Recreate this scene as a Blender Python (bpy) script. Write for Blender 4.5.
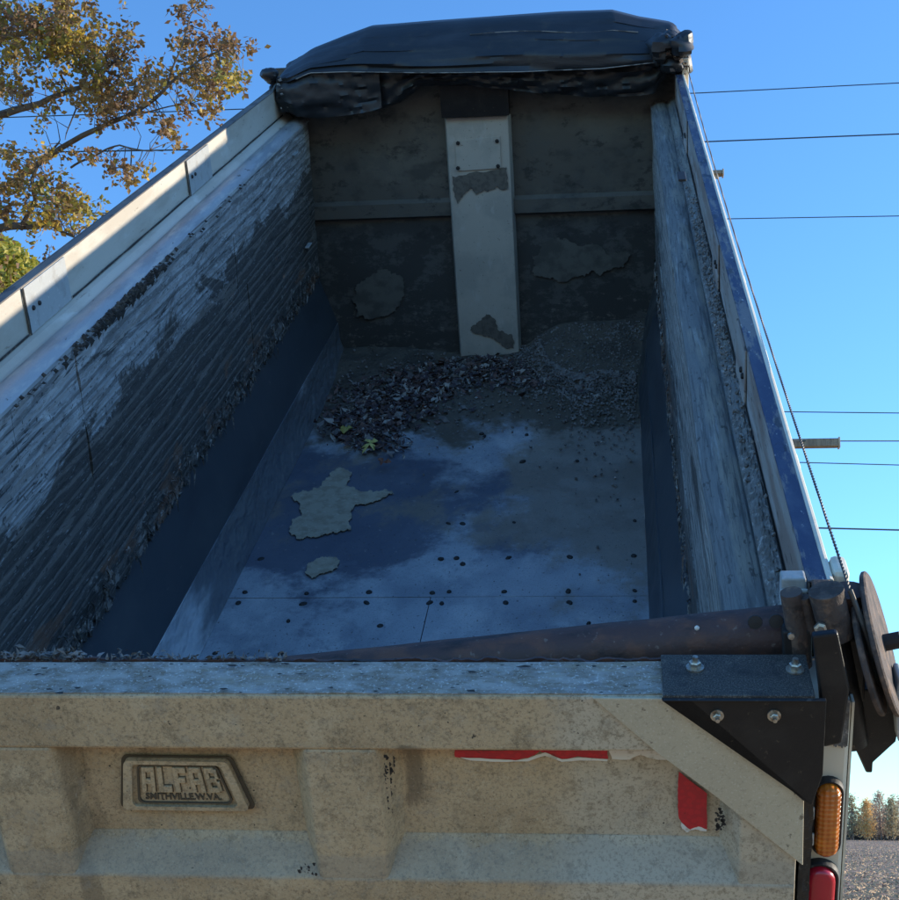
import bpy, math, random
from mathutils import Vector, Matrix, noise
R = math.radians
random.seed(7)
for o in list(bpy.data.objects): bpy.data.objects.remove(o)
SC = bpy.context.scene
COL = SC.collection

# ------------------------------------------------------------------ camera, world, sun, exposure
TH = R(38.964)                                   # hoist angle of the raised body
BO = Vector((0.0, 0.0, 0.82))                    # rear end of the body floor, world
RX = Matrix.Rotation(TH, 3, 'X')
CM = Matrix(((0.9944412, 0.08863831, -0.05683261), (-0.01599786, -0.40629632, -0.91360132), (-0.10407096, 0.90943199, -0.40261978)))
CB = Vector((0.84372594, -2.3454322, 3.10114033))
FPX, CX, CY = 1396.157, 475.856, 453.148
cam = bpy.data.cameras.new('camera'); camo = bpy.data.objects.new('camera', cam); COL.objects.link(camo)
r_, d_, f_ = RX @ CM[0], RX @ CM[1], RX @ CM[2]
mw = Matrix((( r_.x, -d_.x, -f_.x), (r_.y, -d_.y, -f_.y), (r_.z, -d_.z, -f_.z))).to_4x4()
CW = BO + RX @ CB
mw.translation = CW
camo.matrix_world = mw
cam.sensor_fit = 'HORIZONTAL'; cam.sensor_width = 36.0; cam.lens = 36.0 * FPX / 899
cam.shift_x = -(CX - 449.5) / 899; cam.shift_y = (CY - 450) / 899
cam.clip_start = 0.05; cam.clip_end = 6000
SC.camera = camo

SUNB = Vector((1.0, 0.44, 0.029))                # towards the sun, in the body's own frame
SUN = (RX @ SUNB).normalized()
w = bpy.data.worlds.new('World'); SC.world = w; w.use_nodes = True
nt = w.node_tree; nt.nodes.clear()
sky = nt.nodes.new('ShaderNodeTexSky'); sky.sky_type = 'NISHITA'; sky.sun_disc = False
sky.sun_elevation = math.asin(SUN.z); sky.sun_rotation = math.atan2(SUN.x, SUN.y)
sky.altitude = 300; sky.air_density = 1.0; sky.dust_density = 0.25; sky.ozone_density = 2.2
bgn = nt.nodes.new('ShaderNodeBackground'); bgn.inputs[1].default_value = 0.15
wo = nt.nodes.new('ShaderNodeOutputWorld')
tint = nt.nodes.new('ShaderNodeMix'); tint.data_type = 'RGBA'; tint.blend_type = 'MULTIPLY'; tint.inputs['Factor'].default_value = 1; tint.inputs['B'].default_value = (.56, .93, 1.27, 1)
nt.links.new(sky.outputs[0], tint.inputs['A']); nt.links.new(tint.outputs['Result'], bgn.inputs[0]); nt.links.new(bgn.outputs[0], wo.inputs[0])
sl = bpy.data.lights.new('sun', 'SUN'); sl.energy = 3.6; sl.angle = R(0.55); sl.color = (1.0, 0.87, 0.68)
so = bpy.data.objects.new('sun', sl); COL.objects.link(so); so.location = (8, 4, 12)
so.rotation_euler = SUN.to_track_quat('Z', 'Y').to_euler()
SC.view_settings.view_transform = 'Standard'; SC.view_settings.look = 'None'
SC.view_settings.exposure = 0.92; SC.view_settings.gamma = 1.0
SC.render.engine = 'CYCLES'
SC.cycles.max_bounces = 8; SC.cycles.diffuse_bounces = 5

# ------------------------------------------------------------------ measuring helpers
def ray(px, py): return CM.transposed() @ Vector(((px-CX)/FPX, (py-CY)/FPX, 1.0))
def Px(px, py, x): d = ray(px, py); return CB + d*((x-CB.x)/d.x)
def Py(px, py, y): d = ray(px, py); return CB + d*((y-CB.y)/d.y)
def Ph(px, py, h): d = ray(px, py); return CB + d*((h-CB.z)/d.z)
def Wp(px, py, Y):
    d = RX @ ray(px, py); return CW + d*((Y-CW.y)/d.y)
def toW(p): return BO + RX @ Vector(p)
def fn(p, s=1.0, seed=0.0): return noise.noise(Vector((p[0]*s+seed, p[1]*s-seed*.7, p[2]*s+seed*.3)))
def frac(p, s=1.0, seed=0.0, oc=4): return noise.fractal(Vector((p[0]*s+seed, p[1]*s, p[2]*s)), 0.6, 2.0, oc)

# ------------------------------------------------------------------ mesh collector
class G:
    def __init__(s): s.v = []; s.f = []; s.m = []; s.mi = 0
    def add(s, vs, fs):
        n = len(s.v); s.v += [tuple(p) for p in vs]
        for q in fs: s.f.append([i+n for i in q]); s.m.append(s.mi)
        return s
    def box(s, x0, x1, y0, y1, z0, z1):
        return s.add([(x0,y0,z0),(x1,y0,z0),(x1,y1,z0),(x0,y1,z0),(x0,y0,z1),(x1,y0,z1),(x1,y1,z1),(x0,y1,z1)],
            [(3,2,1,0),(4,5,6,7),(0,1,5,4),(1,2,6,5),(2,3,7,6),(3,0,4,7)])
    def prism(s, poly, off):
        n = len(poly); off = Vector(off); P = [Vector(p) for p in poly]
        nrm = Vector((0,0,0))
        for i in range(n): nrm += P[i].cross(P[(i+1) % n])
        if nrm.dot(off) > 0: P = P[::-1]
        return s.add(P + [p+off for p in P], [list(range(n)), list(range(2*n-1, n-1, -1))] + [((i+1) % n, i, i+n, (i+1) % n+n) for i in range(n)])
    def tube(s, path, rad, n=10, caps=True, twist=0):
        P = [Vector(p) for p in path]; rads = rad if isinstance(rad, (list, tuple)) else [rad]*len(P)
        vs = []; ref = None
        for i, p in enumerate(P):
            t = (P[min(i+1, len(P)-1)] - P[max(i-1, 0)]).normalized()
            if ref is None: ref = t.orthogonal().normalized()
            ref = (ref - t*ref.dot(t)).normalized(); b = t.cross(ref)
            for k in range(n):
                a = 2*math.pi*k/n + twist*i; vs.append(p + (ref*math.cos(a) + b*math.sin(a))*rads[i])
        fs = [(i*n+k, i*n+(k+1) % n, (i+1)*n+(k+1) % n, (i+1)*n+k) for i in range(len(P)-1) for k in range(n)]
        if caps: fs += [list(range(n-1, -1, -1)), list(range((len(P)-1)*n, len(P)*n))]
        return s.add(vs, fs)
    def lathe(s, c, axis, prof, n=24):
        axis = Vector(axis).normalized(); c = Vector(c)
        return s.tube([c + axis*a for a, _ in prof], [max(b, 1e-4) for _, b in prof], n)
    def grid(s, fnc, nu, nv, thick=None):
        """fnc(u,v)->point ; thick: offset vector makes a closed slab"""
        vs = [Vector(fnc(i/nu, j/nv)) for i in range(nu+1) for j in range(nv+1)]
        W = nv+1; fs = [(i*W+j, (i+1)*W+j, (i+1)*W+j+1, i*W+j+1) for i in range(nu) for j in range(nv)]
        if thick is not None:
            N = len(vs); off = Vector(thick); vs += [p+off for p in vs]
            fs += [tuple(reversed([a+N for a in q])) for q in fs]
            rim = [(i*W, (i+1)*W) for i in range(nu)] + [(nu*W+j, nu*W+j+1) for j in range(nv)] + \
                  [((i+1)*W+nv, i*W+nv) for i in range(nu)] + [(j+1, j) for j in range(nv)]
            fs += [(b, a, a+N, b+N) for a, b in rim]
        return s.add(vs, fs)
    def ball(s, c, r, n=8, sq=(1,1,1)):
        c = Vector(c)
        vs = [c+Vector((0,0,r*sq[2]))] + [c+Vector((r*sq[0]*math.sin(math.pi*i/n)*math.cos(2*math.pi*j/n), r*sq[1]*math.sin(math.pi*i/n)*math.sin(2*math.pi*j/n), r*sq[2]*math.cos(math.pi*i/n))) for i in range(1, n) for j in range(n)] + [c-Vector((0,0,r*sq[2]))]
        fs = [(0, 1+j, 1+(j+1) % n) for j in range(n)]
        fs += [(1+i*n+j, 1+(i+1)*n+j, 1+(i+1)*n+(j+1) % n, 1+i*n+(j+1) % n) for i in range(n-2) for j in range(n)]
        fs += [(len(vs)-1, 1+(n-2)*n+(j+1) % n, 1+(n-2)*n+j) for j in range(n)]
        return s.add(vs, fs)
    def mesh(s, name, mats, smooth=False, recalc=True):
        me = bpy.data.meshes.new(name); me.from_pydata(s.v, [], s.f)
        for m in (mats if isinstance(mats, (list, tuple)) else [mats]): me.materials.append(m)
        if any(s.m): me.polygons.foreach_set('material_index', s.m)
        if recalc:
            import bmesh
            bm = bmesh.new(); bm.from_mesh(me); bmesh.ops.recalc_face_normals(bm, faces=bm.faces[:])
            if smooth:
                for e in bm.edges:
                    if len(e.link_faces) == 2 and e.calc_face_angle(0) > .75: e.smooth = False
            bm.to_mesh(me); bm.free()
        if smooth: me.polygons.foreach_set('use_smooth', [True]*len(me.polygons))
        me.update(); return me

def obj(name, g, mats, parent=None, smooth=False, bevel=0, kind=None, label=None, cat=None, group=None, recalc=True):
    me = g.mesh(name, mats, smooth, recalc) if isinstance(g, G) else g
    o = bpy.data.objects.new(name, me); COL.objects.link(o)
    if parent: o.parent = parent
    if bevel:
        b = o.modifiers.new('bevel', 'BEVEL'); b.width = bevel; b.segments = 2; b.limit_method = 'ANGLE'; b.angle_limit = R(40)
    if kind: o['kind'] = kind
    if label: o['label'] = label
    if cat: o['category'] = cat
    if group: o['group'] = group
    return o
def thing(name, label, cat, loc=(0,0,0), group=None):
    o = bpy.data.objects.new(name, None); COL.objects.link(o); o.location = loc; o.empty_display_size = .2
    o['label'] = label; o['category'] = cat
    if group: o['group'] = group
    return o
def copy_tree(o, parent=None):
    c = o.copy(); COL.objects.link(c); c.parent = parent
    for ch in list(o.children): copy_tree(ch, c)
    return c

# ------------------------------------------------------------------ materials
def mat(name, base, rough=0.7, metal=0.0, layers=(), bumps=(), spec=0.5, rnd=0.0, coat=0.0, rlayers=()):
    """layers: dict(c colour, s scale vector, d detail, a,b noise range, f factor, m masks [(axis,lo,hi)], w distortion, t noise|voronoi|wave)"""
    m = bpy.data.materials.new(name); m.use_nodes = True; N = m.node_tree.nodes; K = m.node_tree.links
    bs = N['Principled BSDF']; bs.inputs['Roughness'].default_value = rough; bs.inputs['Metallic'].default_value = metal
    bs.inputs['Specular IOR Level'].default_value = spec; bs.inputs['Coat Weight'].default_value = coat
    tc = N.new('ShaderNodeTexCoord'); sep = N.new('ShaderNodeSeparateXYZ'); K.new(tc.outputs['Object'], sep.inputs[0])
    def tex(L):
        mp = N.new('ShaderNodeMapping'); K.new(tc.outputs['Object'], mp.inputs[0])
        s = L.get('s', (5,5,5)); s = (s,)*3 if not isinstance(s, (tuple, list)) else s
        mp.inputs['Scale'].default_value = s; mp.inputs['Location'].default_value = (L.get('o', 0.0),)*3
        t = L.get('t', 'noise')
        if t == 'noise':
            n = N.new('ShaderNodeTexNoise'); n.inputs['Scale'].default_value = 1; n.inputs['Detail'].default_value = L.get('d', 6)
            n.inputs['Roughness'].default_value = L.get('r', .6); n.inputs['Distortion'].default_value = L.get('w', 0); out = n.outputs['Fac']
        elif t == 'voronoi':
            n = N.new('ShaderNodeTexVoronoi'); n.inputs['Scale'].default_value = 1; n.feature = L.get('vf', 'F1'); out = n.outputs['Distance']
        else:
            n = N.new('ShaderNodeTexWave'); n.inputs['Scale'].default_value = 1; n.bands_direction = L.get('bd', 'Z')
            n.inputs['Distortion'].default_value = L.get('w', 4); n.inputs['Detail'].default_value = L.get('d', 3); n.inputs['Detail Scale'].default_value = L.get('ds', 1.0); out = n.outputs['Fac']
        K.new(mp.outputs[0], n.inputs['Vector']); return out
    def ranged(o, a, b):
        r = N.new('ShaderNodeMapRange'); r.interpolation_type = 'SMOOTHSTEP'
        inv = a > b
        r.inputs['From Min'].default_value = min(a, b); r.inputs['From Max'].default_value = max(a, b)
        if inv: r.inputs['To Min'].default_value = 1; r.inputs['To Max'].default_value = 0
        K.new(o, r.inputs['Value']); return r.outputs[0]
    def mul(a, b):
        x = N.new('ShaderNodeMath'); x.operation = 'MULTIPLY'
        for i, q in enumerate((a, b)):
            if isinstance(q, (int, float)): x.inputs[i].default_value = q
            else: K.new(q, x.inputs[i])
        return x.outputs[0]
    def factor(L):
        v = tex(L)
        for ax, lo, hi in L.get('m', ()):                      # masks shift the threshold, so edges stay ragged
            mk = ranged(sep.outputs['XYZ'.index(ax)], lo, hi)
            x = N.new('ShaderNodeMath'); x.operation = 'MULTIPLY_ADD'
            K.new(mk, x.inputs[0]); x.inputs[1].default_value = L.get('k', .6); K.new(v, x.inputs[2])
            y = N.new('ShaderNodeMath'); y.operation = 'SUBTRACT'; K.new(x.outputs[0], y.inputs[0]); y.inputs[1].default_value = L.get('k', .6); v = y.outputs[0]
        return mul(ranged(v, L.get('a', .45), L.get('b', .6)), L.get('f', 1.0))
    cur = N.new('ShaderNodeRGB'); cur.outputs[0].default_value = (*base, 1); cur = cur.outputs[0]
    for L in layers:
        mx = N.new('ShaderNodeMix'); mx.data_type = 'RGBA'; K.new(factor(L), mx.inputs['Factor'])
        K.new(cur, mx.inputs['A']); mx.inputs['B'].default_value = (*L['c'], 1); cur = mx.outputs['Result']
    if rnd:
        oi = N.new('ShaderNodeObjectInfo'); hs = N.new('ShaderNodeHueSaturation'); hs.inputs['Fac'].default_value = 1
        mr = N.new('ShaderNodeMapRange'); mr.inputs['To Min'].default_value = 1-rnd; mr.inputs['To Max'].default_value = 1+rnd
        K.new(oi.outputs['Random'], mr.inputs['Value']); K.new(mr.outputs[0], hs.inputs['Value']); K.new(cur, hs.inputs['Color']); cur = hs.outputs['Color']
    K.new(cur, bs.inputs['Base Color'])
    if rlayers:
        acc = None
        for L in rlayers:
            v = mul(ranged(tex(L), L.get('a', .4), L.get('b', .6)), L['f'])
            if acc is None: acc = v
            else:
                x = N.new('ShaderNodeMath'); x.operation = 'ADD'; K.new(acc, x.inputs[0]); K.new(v, x.inputs[1]); acc = x.outputs[0]
        x = N.new('ShaderNodeMath'); x.operation = 'ADD'; x.use_clamp = True; K.new(acc, x.inputs[0]); x.inputs[1].default_value = rough; K.new(x.outputs[0], bs.inputs['Roughness'])
    nrm = None
    for L in bumps:
        b = N.new('ShaderNodeBump'); b.inputs['Strength'].default_value = L.get('f', .5); b.inputs['Distance'].default_value = L.get('dist', .005)
        v = tex(L)
        if 'a' in L: v = ranged(v, L['a'], L['b'])
        K.new(v, b.inputs['Height'])
        if nrm: K.new(nrm, b.inputs['Normal'])
        nrm = b.outputs[0]
    if nrm: K.new(nrm, bs.inputs['Normal'])
    return m
D = dict
M_gate = mat('aged_cream_paint', (.47,.345,.205), .6, layers=[
    D(c=(.34,.235,.13), s=(3,3,5), a=.42, b=.62, f=.6), D(c=(.56,.45,.30), s=(9,9,9), a=.55, b=.68, f=.45), D(c=(.50,.44,.34), s=(1.5,1.5,1.5), o=2, d=7, a=.30, b=.5, f=.7, m=[('X', .55, .8)], k=.3),
    D(c=(.20,.15,.09), s=(28,28,28), d=9, r=.78, a=.50, b=.62, f=.6), D(c=(.14,.105,.065), s=(150,150,150), d=4, r=.8, a=.50, b=.62, f=.6), D(c=(.55,.47,.33), s=(260,260,260), d=3, o=3, a=.54, b=.66, f=.4),
    D(c=(.13,.095,.06), s=(16,16,5), d=8, r=.7, o=6, a=.30, b=.50, f=.75, m=[('X', .400, .425), ('X', .50, .43), ('Z', 1.36, 1.42), ('Z', 1.592, 1.575)], k=.32), D(c=(.13,.095,.06), s=(16,16,5), d=8, r=.7, o=6, a=.32, b=.52, f=.55, m=[('X', -.25, -.235), ('X', -.17, -.22), ('Z', 1.592, 1.575)], k=.32), D(c=(.25,.24,.21), s=(20,20,20), d=9, r=.75, o=6, a=.25, b=.42, f=.35, m=[('Z', 1.3371, 1.3371-.03), ('Z', 1.255, 1.275)], k=.26),  # streaks paint recess shade and grime beside ribs; grey band paints ledge skylight
    D(c=(.035,.03,.025), s=(45,45,45), d=4, o=3, a=.70, b=.74, f=.9), D(c=(.16,.09,.045), s=(60,60,40), d=4, o=8, a=.70, b=.75, f=.7),
    D(c=(.52,.47,.36), s=(150,150,150), o=5, d=3, a=.64, b=.72, f=.4)],
    bumps=[D(s=(140,140,140), d=4, f=.35, dist=.002), D(s=(6,6,6), d=3, f=.25, dist=.01)])
M_brace = mat('cream_brace_paint', (.50,.425,.30), .6, layers=[D(c=(.42,.35,.245), s=(5,5,5), d=8, a=.42, b=.62, f=.6), D(c=(.26,.21,.14), s=(90,90,90), d=6, r=.8, a=.52, b=.64, f=.5), D(c=(.12,.09,.06), s=(40,40,40), d=8, o=5, a=.64, b=.68, f=.8), D(c=(.62,.57,.46), s=(200,200,200), d=3, a=.55, b=.66, f=.4)], bumps=[D(s=(140,140,140), d=4, f=.3, dist=.002)])
M_gtop = mat('gate_top_sky_tone', (.25,.225,.19), .7, layers=[  # greyer gate paint: sky light put into the top's colour, besides brown specks
    D(c=(.17,.13,.085), s=(70,110,70), o=11, d=9, r=.82, a=.46, b=.56, f=.85), D(c=(.38,.36,.33), s=(14,30,14), a=.45, b=.62, f=.75), D(c=(.24,.23,.22), s=(60,60,60), d=8, a=.54, b=.64, f=.7),
    D(c=(.07,.06,.05), s=(30,90,30), d=8, r=.75, a=.64, b=.68, f=.85), D(c=(.30,.25,.17), s=(8,40,8), o=4, d=5, a=.55, b=.7, f=.6),
    D(c=(.62,.61,.58), s=(180,180,180), d=2, a=.6, b=.68, f=.6)],
    bumps=[D(s=(200,200,200), d=4, f=.6, dist=.002), D(s=(30,60,30), d=6, f=.4, dist=.004)])
M_stone = mat('grey_stones', (.20,.19,.185), .8, layers=[D(c=(.08,.075,.07), s=(9,9,9), d=4, a=.45, b=.6, f=.8), D(c=(.5,.48,.45), s=(17,17,17), o=4, d=3, a=.62, b=.68, f=.7)])
M_black = mat('black_paint', (.007,.0075,.009), .45, layers=[D(c=(.020,.019,.019), s=(12,12,12), a=.45, b=.7, f=.7),
    D(c=(.10,.075,.055), s=(50,50,50), d=9, r=.75, a=.61, b=.67, f=.7)], spec=.4, bumps=[D(s=(130,130,130), d=6, f=.5, dist=.002)])
M_btop = mat('gritty_black_sun_specks', (.025,.024,.024), .7, layers=[D(c=(.20,.175,.14), s=(330,330,330), d=6, r=.85, a=.49, b=.60, f=.8), D(c=(.22,.19,.15), s=(18,30,18), d=9, r=.8, o=4, a=.55, b=.65, f=.5),  # gritty black; pale specks paint grazing sunlight into the colour
    D(c=(.015,.015,.018), s=(20,20,20), a=.5, b=.65, f=.7)], bumps=[D(s=(220,220,220), d=3, f=.8, dist=.003)])
M_bolt = mat('worn_zinc', (.45,.42,.36), .35, .8, layers=[D(c=(.18,.11,.06), s=(80,80,80), a=.5, b=.65, f=.7)], bumps=[D(s=(200,200,200), f=.3, dist=.001)])
M_dbolt = mat('dark_bolt_head', (.03,.028,.028), .6, .3)
M_rust = mat('rusty_brown_steel', (.075,.04,.035), .62, .15, layers=[D(c=(.15,.065,.04), s=(18,18,18), d=8, a=.45, b=.65, f=.7),
    D(c=(.02,.017,.018), s=(9,30,9), d=7, a=.5, b=.66, f=.8), D(c=(.22,.17,.14), s=(70,70,70), d=4, a=.62, b=.72, f=.6)],
    bumps=[D(s=(120,120,120), d=6, f=.5, dist=.003)])
M_brownrust = mat('flaking_rust', (.085,.06,.05), .85, layers=[D(c=(.20,.125,.085), s=(30,30,30), d=8, a=.5, b=.62, f=.7),
    D(c=(.03,.022,.02), s=(22,22,22), o=3, d=8, a=.5, b=.62, f=.8)], bumps=[D(s=(90,90,90), d=8, f=.8, dist=.004)])
def wood(name, light, dark, lo, hi, seed=0):
    return mat(name, light, .85, layers=[
        D(c=tuple(v*.55 for v in light), s=(3,2.2,9), d=10, r=.7, w=1.2, o=seed, a=.46, b=.58, f=.75),
        D(c=tuple(min(1, v*1.6) for v in light), s=(5,4,16), o=seed+4, d=10, r=.72, w=1.5, a=.52, b=.62, f=.75),
        D(c=dark, s=(1.7,1.1,2.6), o=seed+1, d=13, r=.74, w=.9, a=.245, b=.30, f=.95, m=[('Z', hi+.22, lo-.22)], k=.50),
        D(c=tuple(v*1.4 for v in dark), t='wave', bd='Z', s=(1.1,.45,6), w=13, d=5, ds=.9, o=seed+3, a=.72, b=.90, f=.55), D(c=tuple(v*6 for v in dark), t='wave', bd='Z', s=(1.1,.45,6), w=13, d=5, ds=.9, o=seed+3, a=.24, b=.06, f=.40),
        D(c=(.02,.018,.016), s=(9,14,1.2), d=9, r=.7, w=.5, o=seed+23, a=.66, b=.70, f=.9),
        D(c=tuple(v*.8 for v in dark), s=(1.1,.8,3.0), o=seed+11, d=10, r=.72, w=1.5, a=.56, b=.64, f=.92),
        D(c=tuple(v*3.2 for v in dark), s=(6,4,26), o=seed+7, d=9, r=.75, w=2.0, a=.55, b=.63, f=.55),
        D(c=tuple(v*4.5 for v in dark), s=(.8,.5,5), o=seed+17, d=8, w=3.0, a=.600, b=.612, f=.5),
        D(c=(.012,.011,.011), s=(8,4,60), o=seed+2, d=8, w=1.0, a=.59, b=.64, f=.8),
        D(c=(.17,.09,.055), s=(6,3,9), o=seed+9, d=8, a=.53, b=.62, f=.8, m=[('Z', 1.0, .66)], k=.14),
        D(c=(.33,.30,.27), s=(14,9,20), o=seed+19, d=8, a=.55, b=.62, f=.75, m=[('Z', .90, .62)], k=.14),
        D(c=(.02,.02,.02), s=(60,40,60), o=seed+5, d=4, a=.60, b=.67, f=.8), D(c=tuple(min(1, v*1.7) for v in light), s=(70,18,110), o=seed+33, d=7, r=.8, a=.58, b=.66, f=.55)],
        bumps=[D(s=(2,1.4,34), w=1.5, d=8, r=.65, f=.8, dist=.008), D(t='wave', bd='Z', s=(1.1,.45,6), w=13, d=5, ds=.9, o=seed+3, f=.35, dist=.006), D(s=(40,30,80), d=6, f=.5, dist=.003)])
M_woodL = wood('weathered_lining_wood', (.36,.365,.37), (.050,.043,.037), 1.12, 1.42)
M_woodR = wood('weathered_side_wood', (.30,.295,.28), (.07,.062,.055), .80, 1.10, 20)
M_liner = mat('slate_liner', (.050,.060,.072), .42, .0, layers=[D(c=(.085,.09,.095), s=(2,1.2,2), d=6, a=.5, b=.7, f=.7), D(c=(.20,.19,.17), s=(40,10,40), d=6, a=.66, b=.74, f=.5),
    D(c=(.03,.035,.045), s=(5,1,5), o=4, d=5, a=.5, b=.7, f=.6)],
    bumps=[D(s=(7,5,7), d=2, f=.25, dist=.01), D(s=(120,120,120), d=3, f=.15, dist=.001)], spec=.6)
M_strip = mat('sheen_painted_liner', (.74,.77,.80), .32, .35, layers=[D(c=(.38,.41,.45), s=(8,3,8), d=9, a=.48, b=.65, f=.6), D(c=(.42,.42,.41), s=(60,5,30), d=6, a=.6, b=.7, f=.6),  # pale base colour paints in the sheen of the left strip
    D(c=(.12,.135,.16), s=(3,.9,3), o=2, d=9, a=.24, b=.40, f=.85, m=[('Y', 2.25, 3.0)], k=.44)],  # far part darkened in the colour, where the painted sheen ends
    bumps=[D(s=(14,8,14), d=2, f=.8, dist=.03), D(s=(90,25,90), d=4, f=.2, dist=.002)], spec=.6)
M_floor = mat('worn_floor_steel', (.38,.41,.45), .46, .2, layers=[
    D(c=(.22,.25,.30), s=(2.2,1.5,2), d=8, a=.42, b=.62, f=.75), D(c=(.52,.54,.56), s=(3,2,3), o=6, d=9, r=.68, a=.50, b=.64, f=.7),
    D(c=(.07,.085,.13), s=(1.9,1.9,1.9), o=2.2, d=10, r=.68, a=.20, b=.34, f=.85, m=[('X', .05, -.4), ('Y', 3.2, 3.6), ('Y', 4.9, 4.3)], k=.26),
    D(c=(.25,.21,.165), s=(2.6,1.7,2.6), o=9, d=11, r=.68, a=.20, b=.36, f=.8, m=[('X', -.05, .75), ('Y', 3.1, 3.8)], k=.28),
    D(c=(.115,.095,.07), s=(2.4,2.0,2.4), o=3, d=12, r=.7, a=.22, b=.36, f=.93, m=[('Y', 4.4, 5.5)], k=.42),
    D(c=(.44,.42,.38), s=(30,22,30), d=8, r=.7, o=1, a=.60, b=.68, f=.45), D(c=(.05,.045,.04), s=(60,40,60), d=5, o=4, a=.62, b=.68, f=.7), D(c=(.16,.15,.14), s=(130,90,130), d=6, r=.8, o=14, a=.52, b=.62, f=.45)],
    rlayers=[D(s=(3,2,3), d=6, a=.4, b=.65, f=.30)],
    bumps=[D(s=(80,60,80), d=7, f=.4, dist=.003), D(s=(3.5,2.6,2), d=4, f=.5, dist=.02)])
M_mud = mat('dried_mud', (.36,.315,.24), .95, layers=[D(c=(.24,.20,.145), s=(16,16,16), d=8, a=.45, b=.62, f=.7), D(c=(.5,.45,.37), s=(60,60,60), d=4, a=.55, b=.7, f=.5)],
    bumps=[D(s=(60,60,60), d=7, f=.6, dist=.004)])
M_head = mat('dusty_headboard_steel', (.11,.10,.086), .78, layers=[D(c=(.15,.14,.12), s=(2,2,3), d=6, a=.45, b=.62, f=.7), D(c=(.05,.05,.048), s=(4,4,6), o=3, d=7, a=.5, b=.66, f=.7),
    D(c=(.052,.052,.053), s=(3,3,3), o=7, d=8, a=.24, b=.40, f=.92, m=[('Z', .96, .86)], k=.30), D(c=(.10,.098,.09), s=(5,5,7), o=17, d=12, r=.74, a=.34, b=.44, f=.75, m=[('Z', .90, .70)], k=.16), D(c=(.03,.03,.03), s=(6,6,9), o=27, d=12, r=.74, a=.42, b=.50, f=.7, m=[('Z', .90, .70)], k=.12),
    D(c=(.21,.195,.165), s=(14,14,26), o=9, d=9, r=.75, a=.56, b=.64, f=.6, m=[('Z', .60, .25)], k=.12)],
    bumps=[D(s=(60,60,60), d=7, f=.35, dist=.004)])
M_post = mat('grey_post_paint', (.47,.44,.385), .6, layers=[D(c=(.34,.33,.30), s=(4,4,4), d=6, a=.45, b=.62, f=.6), D(c=(.13,.115,.09), s=(60,60,60), d=6, a=.64, b=.70, f=.7),
    D(c=(.52,.51,.48), s=(25,25,9), o=5, d=6, a=.58, b=.68, f=.5)], bumps=[D(s=(50,50,50), d=6, f=.2, dist=.002)])
M_postdirt = mat('post_dirt', (.15,.135,.115), .9, layers=[D(c=(.09,.08,.07), s=(30,30,30), d=7, a=.45, b=.6, f=.7)], bumps=[D(s=(80,80,80), d=6, f=.5, dist=.003)])
M_rail = mat('weathered_rail_paint', (.52,.485,.42), .55, layers=[D(c=(.40,.355,.29), s=(4,1.6,6), d=7, a=.45, b=.62, f=.7), D(c=(.17,.125,.09), s=(22,7,40), d=8, r=.7, a=.60, b=.70, f=.8),
    D(c=(.64,.62,.58), s=(12,4,12), o=4, d=6, a=.58, b=.70, f=.5), D(c=(.04,.035,.03), s=(60,25,60), o=7, d=5, a=.68, b=.72, f=.8)],
    bumps=[D(s=(80,50,80), d=6, f=.3, dist=.003)])
M_ridge = mat('bare_ridge_metal', (.40,.41,.42), .5, .35, layers=[D(c=(.27,.275,.28), s=(12,2,12), d=7, a=.45, b=.62, f=.7), D(c=(.55,.53,.48), s=(30,5,30), o=3, d=6, a=.5, b=.66, f=.7),
    D(c=(.08,.07,.06), s=(40,14,40), o=5, d=8, a=.63, b=.69, f=.8)], bumps=[D(s=(90,40,90), d=6, f=.35, dist=.003)])
M_ridgeR = mat('worn_ridge_paint', (.17,.17,.165), .65, .1, layers=[D(c=(.30,.27,.215), s=(8,1.6,5), d=8, a=.42, b=.58, f=.75, m=[('X', 1.075, 1.10)], k=.1), D(c=(.07,.07,.07), s=(90,3.5,160), d=10, r=.75, o=2, a=.48, b=.60, f=.8), D(c=(.33,.335,.33), s=(60,3,120), o=3, d=8, a=.56, b=.66, f=.6),
    D(c=(.05,.045,.04), s=(60,22,60), o=5, d=8, a=.60, b=.67, f=.8)], bumps=[D(s=(90,25,90), d=8, f=.6, dist=.005)])
M_railR = mat('stained_rail_inside', (.33,.30,.275), .7, layers=[D(c=(.23,.165,.135), s=(5,1.4,9), d=7, a=.42, b=.60, f=.8), D(c=(.42,.41,.40), s=(9,2,14), o=4, d=7, a=.52, b=.66, f=.7),
    D(c=(.05,.04,.035), s=(30,9,50), o=8, d=8, a=.60, b=.67, f=.8)], bumps=[D(s=(80,30,80), d=6, f=.5, dist=.004)])
M_bluerail = mat('chipped_blue_rail_top', (.028,.042,.095), .5, layers=[D(c=(.08,.10,.15), s=(6,2,6), d=7, a=.45, b=.62, f=.7), D(c=(.20,.18,.17), s=(14,2.2,14), o=2, d=12, r=.75, a=.50, b=.55, f=.8),
    D(c=(.015,.018,.03), s=(30,9,30), o=7, d=8, a=.57, b=.64, f=.8), D(c=(.55,.54,.52), s=(60,30,60), o=9, d=6, a=.65, b=.69, f=.8)],
    bumps=[D(s=(60,30,60), d=7, f=.4, dist=.003)])
M_greyrail = mat('grey_rail_top', (.11,.105,.105), .75, layers=[D(c=(.18,.165,.15), s=(9,3,9), d=7, a=.45, b=.65, f=.7), D(c=(.04,.04,.045), s=(20,8,20), o=4, d=7, a=.55, b=.65, f=.7)], bumps=[D(s=(60,30,60), d=7, f=.4, dist=.003)])
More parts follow.
